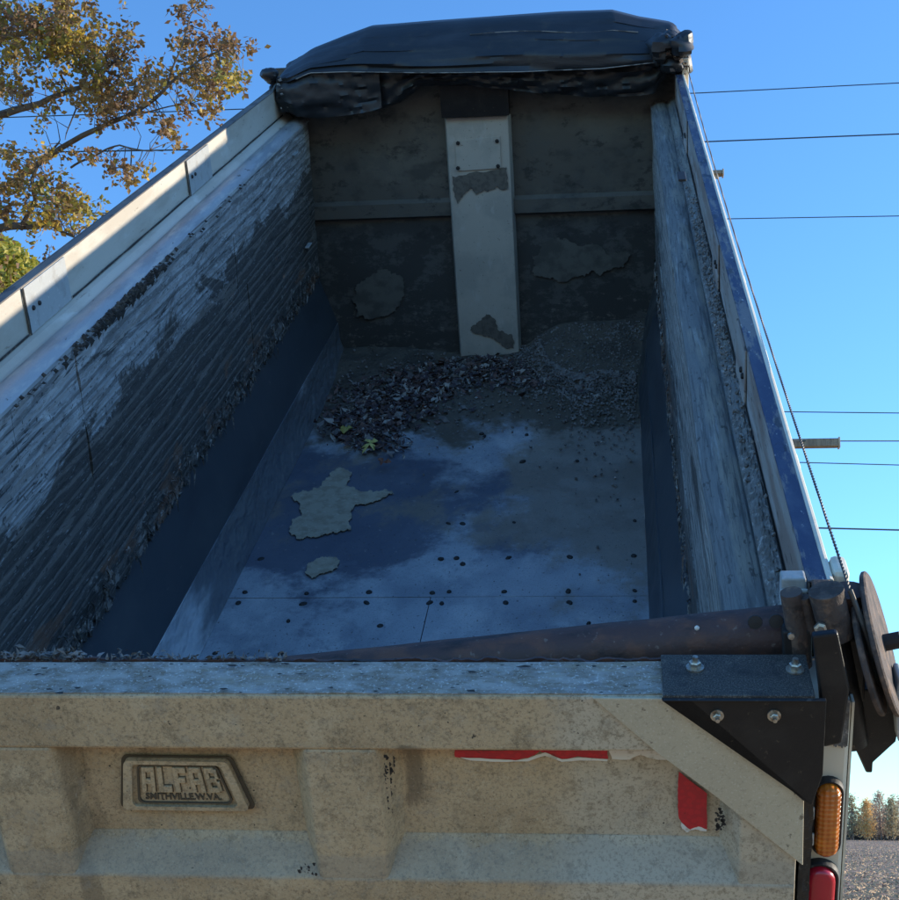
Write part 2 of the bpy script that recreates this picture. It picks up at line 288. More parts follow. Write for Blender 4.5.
M_white = mat('white_outside_paint', (.70,.64,.52), .5, layers=[D(c=(.45,.41,.34), s=(7,7,7), d=7, a=.52, b=.7, f=.6)], bumps=[D(s=(60,60,60), d=5, f=.15, dist=.002)])
M_pale = mat('pale_bracket_paint', (.36,.38,.385), .55, layers=[D(c=(.28,.28,.27), s=(18,18,18), d=7, a=.5, b=.65, f=.7), D(c=(.6,.6,.58), s=(50,50,50), d=4, a=.6, b=.7, f=.5)], bumps=[D(s=(60,60,60), d=5, f=.3, dist=.003)])
M_tarp = mat('black_vinyl_tarp', (.016,.018,.022), .46, layers=[D(c=(.035,.037,.042), s=(3,8,8), d=6, a=.45, b=.7, f=.8), D(c=(.06,.052,.04), s=(5,5,5), o=5, d=7, a=.58, b=.74, f=.5)],
    bumps=[D(s=(1.6,4,6), d=4, w=.8, f=.35, dist=.02), D(s=(160,160,160), d=2, f=.1, dist=.001)], spec=.55)
M_hem = mat('pale_hem_webbing', (.30,.29,.27), .8, layers=[D(c=(.05,.05,.05), s=(9,30,30), d=7, a=.45, b=.58, f=.9)])
M_rope = mat('steel_cable', (.085,.08,.075), .55, .3, layers=[D(c=(.10,.07,.05), s=(60,60,60), a=.5, b=.65, f=.7)])
M_red = mat('red_reflective_tape', (.50,.012,.022), .38, layers=[D(c=(.33,.01,.02), s=(90,90,90), t='voronoi', a=.35, b=.6, f=.5), D(c=(.20,.015,.02), s=(40,40,40), d=7, a=.62, b=.68, f=.8)], bumps=[D(s=(30,30,30), d=4, f=.2, dist=.002)])
M_wtape = mat('white_reflective_tape', (.66,.65,.60), .5, layers=[D(c=(.35,.32,.26), s=(40,40,40), d=7, a=.55, b=.64, f=.7)])
M_amber = mat('amber_lens', (.72,.20,.012), .22, layers=[D(c=(.42,.10,.01), s=(26,26,26), t='voronoi', a=.25, b=.55, f=.55)], bumps=[D(t='wave', bd='Z', s=(0,0,30), w=0, d=0, f=.7, dist=.004), D(t='wave', bd='X', s=(30,0,0), w=0, d=0, f=.5, dist=.003)], coat=.3)
M_redlens = mat('red_lens', (.42,.008,.022), .25, bumps=[D(s=(60,60,60), d=3, f=.15, dist=.002)], coat=.3)
M_rubber = mat('black_rubber', (.014,.014,.015), .6, layers=[D(c=(.10,.09,.08), s=(60,60,60), d=7, a=.58, b=.66, f=.6)], bumps=[D(s=(90,90,90), d=6, f=.5, dist=.003)])
M_dirt = mat('crusted_dirt', (.17,.165,.16), .95, layers=[D(c=(.10,.09,.08), s=(40,20,40), d=8, a=.45, b=.58, f=.8), D(c=(.40,.38,.36), s=(70,40,70), o=3, d=6, a=.55, b=.66, f=.7)], bumps=[D(s=(70,40,70), d=8, f=.9, dist=.008)])
M_bark = mat('bark', (.10,.075,.055), .9, layers=[D(c=(.17,.14,.11), s=(6,6,2), d=8, a=.45, b=.6, f=.7)], bumps=[D(s=(14,14,4), d=8, f=.7, dist=.02)])
def leafmat(name, c1, c2):
    m = mat(name, c1, .6, layers=[D(c=c2, s=(1.6,1.6,1.6), d=5, a=.40, b=.60, f=1.0), D(c=(.14,.07,.035), s=(5,5,5), o=4, d=4, a=.60, b=.68, f=.6)])
    N = m.node_tree.nodes; K = m.node_tree.links; bs = N['Principled BSDF']; tr = N.new('ShaderNodeBsdfTranslucent'); mx = N.new('ShaderNodeMixShader'); mx.inputs[0].default_value = .4
    src = bs.inputs['Base Color'].links[0].from_socket; K.new(src, tr.inputs[0]); K.new(bs.outputs[0], mx.inputs[1]); K.new(tr.outputs[0], mx.inputs[2])
    K.new(mx.outputs[0], N['Material Output'].inputs[0]); return m

#@@SETTING
# ------------------------------------------------------------------ ground and field
M_field = mat('ploughed_field_soil', (.33,.19,.115), .95, layers=[D(c=(.12,.075,.05), s=(1.2,.5,1), d=10, a=.42, b=.60, f=.8), D(c=(.36,.29,.20), s=(6,3,1), d=9, r=.7, a=.50, b=.64, f=.65), D(c=(.10,.07,.05), s=(.05,.03,1), d=6, a=.45, b=.6, f=.35)],
    bumps=[D(s=(3,1.5,3), d=10, f=.9, dist=.08)])
M_yard = mat('gravel_yard_soil', (.42,.30,.175), .95, layers=[D(c=(.33,.23,.13), s=(.6,.6,1), d=9, a=.42, b=.62, f=.8), D(c=(.50,.40,.27), s=(14,14,14), d=8, a=.5, b=.65, f=.7)], bumps=[D(s=(12,12,12), d=8, f=.7, dist=.03)])
g = G()
def fieldz(x, y): return 0.0 if y < 24 else .05*fn((x, y, 0), .25)
g.grid(lambda u, v: ((u-.5)*2*4000*abs(u-.5)*2, 24 + 4500*v**3, fieldz(0, 24+4500*v**3)), 30, 60)
obj('field', g, M_field, kind='structure')
g = G(); g.grid(lambda u, v: ((u-.5)*2*4000*abs(u-.5)*2, -1500 + 1524*v, -.004), 30, 20)
obj('ground', g, M_yard, kind='structure')
# clods and stubble lying in the part of the field in view
M_clod = mat('clods', (.27,.15,.09), .95, layers=[D(c=(.09,.055,.04), s=(2,2,2), d=5, a=.45, b=.6, f=.8)])
M_straw = mat('straw', (.62,.43,.26), .9, layers=[D(c=(.30,.22,.14), s=(1,1,1), d=5, a=.45, b=.6, f=.8)])
def field_band(n, big):
    g = G()
    for i in range(n):
        Y = 26 + 288*random.random()**2.1
        X = CW.x + (Y-CW.y)*(.08 + .30*random.random())
        s = random.uniform(.5, 1.5)*big; a = random.uniform(0, 6.28)
        if big > .05:
            g.add([(X+math.cos(a+k*1.57)*s*random.uniform(.7,1.3), Y+math.sin(a+k*1.57)*s, .0) for k in range(4)] + [(X+random.uniform(-.3,.3)*s, Y, s*random.uniform(.5,1.0))], [(0,1,4),(1,2,4),(2,3,4),(3,0,4)])
        else:
            l = random.uniform(.06,.22); dx, dy, dz = math.cos(a)*l, math.sin(a)*l, random.uniform(-.02,.08)
            g.add([(X,Y,.03),(X+dx,Y+dy,.04+dz),(X+dx,Y+dy,.07+dz),(X,Y,.06)], [(0,1,2,3)])
    return g
obj('soil_clods', field_band(14000, .06), M_clod, kind='stuff', label='dark clods of soil covering the ploughed field', cat='soil', recalc=False)
obj('crop_stubble', field_band(26000, .02), M_straw, kind='stuff', label='pale straw and stubble scattered over the ploughed field', cat='stubble', recalc=False)

# ------------------------------------------------------------------ trees
def leaf(g, p, s, up=None):
    d = Vector((random.gauss(0,1), random.gauss(0,1), random.gauss(-.3,.8))).normalized(); n = d.orthogonal().normalized()
    n = Matrix.Rotation(random.uniform(0, 6.28), 3, d) @ n; b = d.cross(n); p = Vector(p)
    g.add([p, p+d*s*.5+b*s*.33+n*s*.08, p+d*s, p+d*s*.5-b*s*.33+n*s*.08], [(0,1,2),(0,2,3)])
TREE_Y = 9.0
M_leafA = leafmat('bronze_leaf', (.21,.115,.055), (.32,.20,.06)); M_leafB = leafmat('green_gold_leaf', (.20,.19,.045), (.62,.40,.05))
tA = thing('oak_tree', 'oak with bronze and green autumn leaves reaching over the left rail of the truck', 'tree', (-5.6, 11, 0))
lo = Vector((-5.6, 11, 0))
def T(px, py, dy=0.0): return Wp(px, py, TREE_Y+dy)
limbs = [ # traced limb centre lines: pixel x, y, depth offset, radius in m
    [(-190,330,2.0,.12),(-90,180,1.4,.10),(0,115,.6,.045),(40,105,.3,.035),(80,88,0,.022),(120,60,-.3,.012)],
    [(-160,300,1.6,.10),(-60,190,1.0,.07),(0,190,.6,.04),(40,160,.3,.035),(80,137,0,.03),(125,118,-.2,.025),(165,88,-.4,.018),(200,60,-.5,.010),(232,44,-.6,.006)],
    [(-150,330,1.6,.10),(-60,240,.8,.06),(0,230,.4,.045),(30,224,.2,.035),(52,226,0,.022),(80,240,-.2,.010)],
    [(20,228,.2,.03),(34,200,.1,.025),(30,180,0,.022),(42,160,-.1,.016),(60,140,-.2,.010)],
    [(70,168,.2,.014),(95,158,0,.012),(120,145,-.2,.009),(150,150,-.3,.006)],
    [(0,40,.5,.04),(30,30,.3,.03),(60,45,.1,.022),(90,62,0,.016),(115,75,-.1,.01)],
    [(165,88,-.4,.012),(182,50,-.5,.009),(192,20,-.6,.006),(203,-8,-.6,.004)],
    [(0,10,.5,.03),(20,22,.4,.02),(40,20,.3,.012)],
    [(110,122,0,.012),(150,112,.2,.009),(190,104,.3,.005)],
    [(60,75,0,.014),(75,110,.1,.010),(65,140,.2,.006)]]
tips = []
for L in limbs:
    g = G(); pts = []; rr = []
    for a, b in zip(L, L[1:]):
        for k in range(6):
            t = k/6; p = T(a[0]+(b[0]-a[0])*t, a[1]+(b[1]-a[1])*t, a[2]+(b[2]-a[2])*t)
            p += Vector((fn(p, 2.2, 1), fn(p, 2.2, 5), fn(p, 2.2, 9)))*.05
            pts.append(p-lo); rr.append(a[3]+(b[3]-a[3])*t)
    pts.append(T(*L[-1][:3])-lo); rr.append(L[-1][3]*.5)
    g.tube(pts, rr, 6); obj('limb', g, M_bark, tA, smooth=True, label=None)
    for i in range(6, len(pts)): tips.append((pts[i], (pts[i]-pts[i-1]).normalized()))
g = G(); a = Vector((0,0,-.1)); b = T(-190,330,2.0)-lo; pts = [a.lerp(b, k/8)+Vector((.1*math.sin(k),0,0)) for k in range(9)]
g.tube(pts + [b+Vector((0,0,1.5)), b+Vector((-.3,0,3.2))], [.30-.02*k for k in range(9)] + [.1,.05], 10); obj('trunk', g, M_bark, tA, smooth=True)
# leaf clumps: pixel centre, radius px, leaf count, share gold
clumps = [(10,20,34,300,.2),(45,12,34,330,.3),(75,20,30,240,.3),(30,55,34,260,.4),(65,50,30,320,.7),(55,38,20,140,.9),(95,60,28,200,.5),(110,85,26,150,.1),(125,32,18,90,.1),(112,50,16,60,.6),
    (130,92,22,170,.0),(112,105,20,140,.0),(90,95,20,100,.1),(150,78,20,80,.1),(165,75,15,60,.1),(190,55,24,170,.0),(205,75,22,150,.3),(222,62,18,120,.5),(230,82,14,70,.8),(195,35,14,60,.0),(192,10,16,60,.0),(205,-5,10,30,.0),(215,38,14,60,.0),(232,42,10,35,.0),(252,42,7,22,.0),(212,100,12,55,.1),(215,118,8,22,.1),
    (170,132,10,40,.0),(163,120,10,30,.1),(172,140,7,20,.0),(185,105,12,40,.1),(120,160,14,50,.1),(95,155,10,30,.1),(135,168,12,40,.1),(148,172,8,18,.5),(130,185,8,15,.1),
    (10,150,16,60,.3),(40,165,22,110,.1),(15,185,24,120,.1),(55,185,24,130,.6),(30,205,20,80,.6),(70,200,22,120,.6),(85,212,12,60,.9),(60,215,20,90,.3),(40,220,14,50,.6),(15,85,22,90,.2),(5,60,20,80,.3),(20,80,16,40,.1),(45,100,12,30,.1),(40,118,10,24,.2),(110,125,8,14,.1),(5,205,18,60,.2),(75,150,8,20,.1),(100,20,10,20,.3),(85,5,12,40,.3),(75,225,10,20,.4),
    (-20,30,40,260,.3),(-30,100,40,200,.3),(-40,180,40,240,.3),(-70,60,50,260,.3),(-80,160,50,260,.3)]
ga, gb, gt = G(), G(), G()
for cx, cy, rad, n, gold in clumps:
    n = int(n*2.0)
    cen = [(random.gauss(0,.5)*rad, random.gauss(0,.5)*rad, random.gauss(0,.35)) for _ in range(max(2, n//16))]
    for c in cen:
        p = T(cx+c[0], cy+c[1], c[2]-.2)-lo
        q = min(tips, key=lambda t: (t[0]-p).length)[0]
        if (q-p).length < .45: gt.tube([q, q.lerp(p, .5)+Vector((random.gauss(0,.04), 0, random.gauss(0,.04))), p], [.006,.004,.002], 3, caps=False)
    for _ in range(n):
        c = random.choice(cen); s = .045
        p = T(cx+c[0], cy+c[1], c[2]-.2)-lo + Vector((random.gauss(0,s), random.gauss(0,s), random.gauss(-.02,s)))
        leaf(gb if random.random() < gold else ga, p, random.uniform(.035,.085))
for _ in range(150):                                       # rest of the crown, beyond the left edge of the photograph
    c = Vector((random.gauss(-1.2,1.5), random.gauss(0,1.5), random.gauss(6.6,1.3)))
    if (c+lo).x > T(-25, 100).x: continue
    q = min(tips, key=lambda t_: (t_[0]-c).length)[0]
    gt.tube([Vector((0,0,5)).lerp(q, .3), c], [.02,.006], 4, caps=False)
    for _k in range(70): leaf(ga if random.random() < .65 else gb, c+Vector((random.gauss(0,.28), random.gauss(0,.28), random.gauss(0,.22))), random.uniform(.06,.12))
obj('foliage', ga, M_leafA, tA, kind='stuff', recalc=False, label='bronze brown leaves'); obj('foliage', gb, M_leafB, tA, kind='stuff', recalc=False, label='green gold leaves')
obj('twigs', gt, M_bark, tA, kind='stuff')
# second tree, lower and farther
base = Wp(-60, 280, 16); base.z = 0
tB = thing('maple_tree', 'yellow green tree crown low behind the left rail, below the oak', 'tree', base)
g = G(); top = Wp(-30, 250, 16)-base; g.tube([(0,0,-.1),(0.05,0,top.z*.5),(.1,0,top.z*.9)], [.2,.15,.08], 9); obj('trunk', g, M_bark, tB, smooth=True)
gl = [G(), G()]
for cx, cy, rad, n in [(5,255,16,500),(-15,250,20,500),(20,262,12,300),(-35,262,30,700),(-60,258,30,500),(10,280,20,500),(-20,300,30,600),(32,268,7,90),(25,285,14,200),(-70,300,40,600)]:
    for _ in range(n):
        r = rad*math.sqrt(random.random()); a = random.uniform(0, 6.28)
        leaf(gl[random.random() < .5], Wp(cx+r*math.cos(a), cy+r*math.sin(a), 16+random.gauss(0,.5))-base, random.uniform(.08,.15))
M_leafC = leafmat('yellow_leaf', (.50,.40,.04), (.22,.26,.04)); M_leafD = leafmat('green_leaf', (.16,.20,.04), (.48,.36,.05))
obj('foliage', gl[0], M_leafC, tB, kind='stuff', recalc=False); obj('foliage', gl[1], M_leafD, tB, kind='stuff', recalc=False)
base = Wp(44, 330, 17); base.z = 0
tC = thing('sapling', 'dark twig tip of a sapling poking above the left rail', 'tree', base)
g = G(); p0 = Wp(46, 285, 17)-base; g.tube([(0,0,-.05), p0], [.05,.02], 6)
obj('trunk', g, M_bark, tC); g = G(); gl1 = G()
for dx, dy in ((-2,-32),(4,-38),(8,-20),(-8,-18),(0,-26)):
    q = Wp(46+dx, 285+dy, 17)-base; g.tube([p0, p0.lerp(q,.5), q], [.015,.01,.004], 4)
    for _ in range(9): leaf(gl1, q + Vector((random.gauss(0,.04),0,random.gauss(0,.05))), .08)
obj('twigs', g, M_bark, tC, kind='stuff'); obj('foliage', gl1, M_leafA, tC, kind='stuff', recalc=False)

# far wood at the field's edge: single trees in view, the rest as one mass
FAR = 320.0
far_leaf = [leafmat('far_leaf_%s' % n, a, b) for n, a, b in (('tan', (.48,.34,.25), (.60,.45,.33)), ('gold', (.85,.58,.22), (.75,.55,.30)), ('green', (.34,.29,.17), (.50,.40,.24)))]
M_farbark = mat('far_bark', (.16,.14,.13), .9)
def fartree(gt, gl, p, h, wd, n, dens=1.0):
    gt.tube([p, p+Vector((0,0,h*.5)), p+Vector((random.uniform(-.3,.3),0,h*.95))], [.17,.11,.03], 5)
    for k in range(n):
        z = h*random.uniform(.12, 1.0); r = wd*math.sin(math.pi*min(1, .12+z/h*.88))**.7
        a = random.uniform(0, 6.28); q = p + Vector((math.cos(a)*r*random.random(), math.sin(a)*r*random.random(), z))
        if k % 5 == 0: gt.tube([p+Vector((0,0,z*.8)), q], [.05,.015], 3, caps=False)
        for _ in range(9): leaf(gl, q+Vector((random.gauss(0,.35), random.gauss(0,.35), random.gauss(0,.35))), random.uniform(.2,.5))
spec = [(840,.95,8.2,0,150,'thin grey brown tree beside the truck tail lamp, leftmost at the far field edge'),(853,1.0,9.6,2,200,'greenish tree at the far field edge, second from the truck'),
    (868,.86,8.4,1,330,'golden leaved tree in the middle of the far tree line'),(881,1.15,10.2,0,140,'tallest thin bare topped tree right of the golden one on the far tree line'),(893,1.0,8.6,2,260,'dark green tree near the right edge of the photo on the far tree line'),(905,1.0,9.2,0,170,None)]
for px, ws, h, k, n, lab in spec:
    if lab is None: continue
    p = Wp(px, 836, FAR+random.uniform(-4,4)); p.z = 0
    t = thing('autumn_tree', lab, 'tree', p, 'trees in view on the far field edge'); gt, gl2 = G(), G()
    fartree(gt, gl2, Vector((0,0,0)), h, 2.2*ws, n); obj('trunk', gt, M_farbark, t); obj('crown', gl2, far_leaf[k], t, recalc=False)
for k, nm in enumerate(('tan','gold','green')):
    gt, gl2 = G(), G()
    for i in range(46 if k else 58):
        if i >= 46: fartree(gt, gl2, Vector((random.uniform(44,76), FAR+random.uniform(6,16), 0)), random.uniform(6.0,8.8), 2.6, 90); continue
        X = -260 + 12*i + random.uniform(-5,5) + k*4
        fartree(gt, gl2, Vector((X, FAR+random.uniform(2,14), 0)), random.uniform(6.5,10), 2.6, 60)
    gl2.add([], []); obj('woodland', gl2, far_leaf[k], kind='stuff', label='far strip of autumn woods along the field edge, %s toned crowns' % nm, cat='woods', recalc=False)
    obj('woodland_trunks', gt, M_farbark, kind='stuff', label='bare trunks of the far woods, among the %s crowns' % nm, cat='woods')
g = G(); gl3 = G()
for i in range(9000): leaf(gl3, Vector((random.uniform(38,82), FAR+18+random.uniform(-3,3), min(7, abs(random.gauss(0,3.2))))), random.uniform(.4,.9))
for i in range(9000): leaf(gl3, Vector((random.uniform(-260,290), FAR+18+random.uniform(-3,3), abs(random.gauss(0,2.9)))), random.uniform(.5,1.2))
obj('undergrowth', gl3, leafmat('far_understory', (.26,.24,.22), (.32,.28,.22)), kind='stuff', label='dense dim undergrowth behind the far trees', cat='undergrowth', recalc=False)

# ------------------------------------------------------------------ utility pole and wires
PY = 11.2
M_pole = mat('weathered_pole_wood', (.30,.235,.16), .85, layers=[D(c=(.17,.13,.09), s=(30,30,3), d=7, a=.45, b=.6, f=.7)], bumps=[D(s=(60,60,6), d=6, f=.5, dist=.006)])
M_ins = mat('glazed_insulator', (.50,.38,.24), .3); M_wire = mat('black_wire', (.03,.05,.06), .5); M_gwire = mat('green_grey_wire', (.05,.09,.08), .5)
pb = Wp(690, 176, PY); pb.z = 0
pole = thing('utility_pole', 'wooden utility pole behind the right rail with two crossarm ends showing', 'utility pole', pb)
g = G(); g.tube([(0,0,-.3),(0,0,9.2)], [.15,.11], 14); obj('pole', g, M_pole, pole, smooth=True)
def arm(px0, px1, py, t, cap):
    a, b = Wp(px0, py, PY-.16)-pb, Wp(px1, py, PY-.16)-pb
    g = G(); g.box(a.x, b.x, a.y-.05, a.y+.05, a.z-t/2, a.z+t/2); o = obj('crossarm', g, M_pole, pole, bevel=.006)
    g = G(); g.box(b.x+.001, b.x+.02, a.y-.056, a.y+.056, a.z-t/2-.012, a.z+t/2+.012); obj('end_cap', g, cap, o, bevel=.004)
    return o
arm(600, 838, 447, .088, M_ins)
o = arm(650, 722, 176, .045, M_ins)
p = Wp(717, 176, PY-.16)-pb; g = G(); g.lathe(p+Vector((0,0,-.035)), (0,0,1), [(0,.012),(.01,.022),(.03,.022),(.04,.03),(.055,.03),(.07,.012)], 12); obj('insulator', g, M_ins, o, smooth=True)
wires = [((700,93),(899,83),(190,111),.0085,'highest of the power lines above the right rail'),((700,142),(899,134),(180,150),.011,'thick power line second from the top above the right rail'),
    ((720,219),(899,216),(100,213),.0075,'thin power line third from the top, level with the headboard band'),((806,412),(899,413),None,.0075,'thin line just above the lower crossarm'),
    ((838,441),(899,441),None,.009,'line leaving the end of the lower crossarm'),((822,463),(899,465),None,.0075,'thin line just under the lower crossarm'),((820,528),(899,530),None,.012,'lowest thick green grey line behind the cable reel')]
for a, b, c, r, lab in wires:
    A, B = Wp(*a, PY), Wp(*b, PY+.4)
    d = (B-A)/(B.x-A.x)
    if c: Cc = Wp(*c, PY-1.0); far_l = A + (Cc-A)/(Cc.x-A.x)*(-16-A.x)
    else: far_l = A + d*(-2.0)
    g = G(); r *= .75; g.tube([far_l + (A-far_l)*t/8 + Vector((0,0,-.0*t)) for t in range(8)] + [A + (B-A)*t/4 for t in range(5)] + [B+d*20, B+d*60], r, 6)
    obj('power_line', g, M_gwire if r > .0115 else M_wire, smooth=True, label=lab, cat='power line', group='power lines crossing the sky')
#@@TRUCK
# ================================================================== THE DUMP TRUCK (box frame: x across, y along the body, z square to the floor)
ROOT = Vector((0, 2.2, 0))
truck = thing('dump_truck', 'cream dump truck with its long body raised and a black tarp rolled at the front', 'dump truck', ROOT)
def part(name, g, mats, **k):
    o = obj(name, g, mats, truck, **k); o.location = BO - ROOT; o.rotation_euler = (TH, 0, 0); return o
def sub(name, g, mats, parent, **k): return obj(name, g, mats, parent, **k)
A_, B_, C_, D_, G_, F_, T_, O_ = (.95,0), (.994,.246), (1.095,.578), (1.066,1.569), (1.138,1.589), (1.187,1.613), (1.187,1.788), (1.224,1.788)
YE = 6.25

# --- floor sheets with bolts
def floor_sheet(x0, x1, y0, y1, sd):
    g = G(); nx, ny = 20, 24
    g.grid(lambda u, v: (x0+(x1-x0)*u, y0+(y1-y0)*v, .010*fn((x0+(x1-x0)*u, (y0+(y1-y0)*v)*.8, sd), 1.7)*math.sin(math.pi*u)**.3*min(1, 8*v, 8*(1-v))), nx, ny, (0,0,-.006))
    return part('floor_sheet', g, M_floor, smooth=True)
sheets = [floor_sheet(-.95, -.022, -.02, 3.068, 0), floor_sheet(-.018, .95, -.02, 3.071, 0), floor_sheet(-.95, .95, 3.075, YE, 0)]
g = G(); g.box(-.95, .95, -.03, YE, -.05, -.03); g.box(-.95, .95, -.03, .0, -.2, -.03)
for i in range(12): g.box(-1.1, 1.1, .2+i*.52, .28+i*.52, -.16, -.05)
part('floor_frame', g, M_black)
bolts = [(x/2.724+270, y/2.724+540) for x, y in ((100,147),(90,175),(270,143),(263,172),(442,145),(488,142),(435,172),(468,174),(638,142),(642,172),(812,142),(818,172),(465,52),(508,50),(525,66),(650,50),(818,48),(50,222),(215,310),(30,312),(868,228),(300,235))]
bolts += [(x/3+260, y/3+280) for x, y in ((590,638),(565,732),(608,733),(762,730),(800,465),(545,838),(590,835),(745,835),(673,470),(788,545),(665,462))]
bolts += [(x/2.372+520, y/2.372+280) for x, y in ((272,572),(118,658),(270,655),(115,765),(272,763),(272,738),(115,738),(135,430))]
bolts += [(x/3, y/3+500) for x, y in ((783,178),(735,278),(715,310),(645,462))]
g = G(); g.lathe((0,0,-.002), (0,0,1), [(0,.016),(.006,.016),(.010,.011),(.0105,.0)], 8); bm_ = g.mesh('floor_bolt', M_dbolt)
for px, py in bolts:
    p = Ph(px, py, 0); s = sheets[2 if p.y > 3.07 else (0 if p.x < -.02 else 1)]
    o = obj('floor_bolt', bm_, None, s); o.location = (p.x, p.y, p.z); o.scale = (random.uniform(.45,.95), random.uniform(.6,1.3), 1); o.rotation_euler = (0, 0, random.uniform(-1, 1))

# --- liners and lining boards on each side
def lerp2(a, b, t): return (a[0]+(b[0]-a[0])*t, a[1]+(b[1]-a[1])*t)
def liner_strip(s, y0, y1):
    g = G()
    def P(u, v):
        t = v; q = lerp2(A_, B_, t); y = y0+(y1-y0)*u
        return (s*(q[0]+.012*math.sin(math.pi*t) + (.012*fn((y, t*.5, s), 2.3)+.007*fn((y, t*.35, s+4), 9.0))*math.sin(math.pi*min(1, t+.05))), y, q[1]+.002)
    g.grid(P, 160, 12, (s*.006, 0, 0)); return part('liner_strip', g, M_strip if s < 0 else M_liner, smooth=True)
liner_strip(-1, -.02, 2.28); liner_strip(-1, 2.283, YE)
liner_strip(1, -.02, 5.6)
for s in (-1, 1):
    y1 = YE if s < 0 else 5.75
    g = G()
    def P(u, v, s=s, y1=y1):
        y = -.02+(y1+.02)*u; vv = v
        if s > 0 and u > .93: vv = v*(1-((u-.93)/.07)**2*.55)
        q = lerp2(B_, C_, vv); k = .012*math.sin(math.pi*vv)
        return (s*(q[0]+.004+.006*fn((y, vv, s+3), 1.1)), y, q[1])
    g.grid(P, 50, 6, (s*.006, 0, 0)); part('side_liner', g, M_liner, smooth=True)
def board(s, y0, y1, t0, t1, ragged, m, dx=0.0, nx=90, nz=14):
    sd = random.uniform(0, 50)
    g = G()
    def P(u, v):
        y = y0+(y1-y0)*u; t = t0+(t1-t0)*v; q = lerp2(C_, D_, t); h = q[1]
        if ragged and v == 0: h += (abs(frac((y, sd, 0), 5.0, sd, 6))*.085 + max(0, frac((y, sd, 2), 26., sd, 3))*.05) - .02
        if v == 0 or v == 1: e = 0
        else: e = .005*frac((y*.9, h*2.5, sd), 2.0)
        if u in (0, 1): y += .007*fn((h*14, sd, 0), 1)
        return (s*(q[0]-.016-dx+e), y, h)
    g.grid(P, nx, nz, (s*.014, 0, 0)); return part('lining_board', g, m)
board(-1, -.02, 2.10, .47, 1.0, False, M_woodL); board(-1, 2.106, 4.27, .50, 1.0, False, M_woodL, .002); board(-1, 4.276, YE-.03, .50, 1.0, False, M_woodL)
board(-1, -.02, 2.10, -.03, .466, True, M_woodL, .003, nx=200); board(-1, 2.106, 4.45, -.02, .493, True, M_woodL, nx=200); board(-1, 4.457, YE-.03, -.02, .493, True, M_woodL, .002, nx=150)
for (a, b) in ((-.02, 2.9), (2.906, YE-.03)):
    board(1, a, b, .36, 1.0, False, M_woodR); board(1, a, b, -.02, .353, True, M_woodR, .004, nx=180)
# splinters hanging from the lower edge of the lining, and torn shreds below the ridge
for s, m in ((-1, M_woodL), (1, M_woodR)):
    g = G()
    for i in range(560):
        y = random.uniform(0, 6.1); q = lerp2(C_, D_, random.uniform(-.01, .10)); l = .010+.075*random.random()**2; wd = random.uniform(.0015,.006)
        x = s*(q[0]-.020-random.uniform(0,.012)); dy = random.uniform(-.06,.06); hh = q[1]+random.uniform(-.01,.05)
        g.add([(x,y-wd,hh),(x,y+wd,hh),(x-s*random.uniform(0,.012),y+dy,hh-l),(x-s*.008,y,hh-.2*l)], [(0,1,3),(1,2,3),(2,0,3)])
    part('splinters', g, m, kind='stuff')
M_shred = mat('dark_shreds', (.03,.027,.025), .9, layers=[D(c=(.12,.10,.08), s=(40,40,40), a=.5, b=.65, f=.7)])
g = G()
for i in range(300):
    y = random.gauss(2.62, .33) if random.random() < .9 else random.uniform(1.5, 4.6)
    l = .003+.04*random.random()**2.5*max(.2, 1-abs(y-2.6)/1.2); x = -(D_[0]-.018); h = D_[1]+random.uniform(-.030,.010)
    a = random.uniform(.3,.9)
    g.add([(x+.004,y-.006,h),(x+.008,y+.006,h+.004),(x+.012,y-l*a,h-l),(x+.022,y,h-.3*l)], [(0,1,3),(1,2,3),(2,0,3)])
part('torn_edge_strip', g, M_shred, kind='stuff', label='dark torn strip hanging under the left ridge')

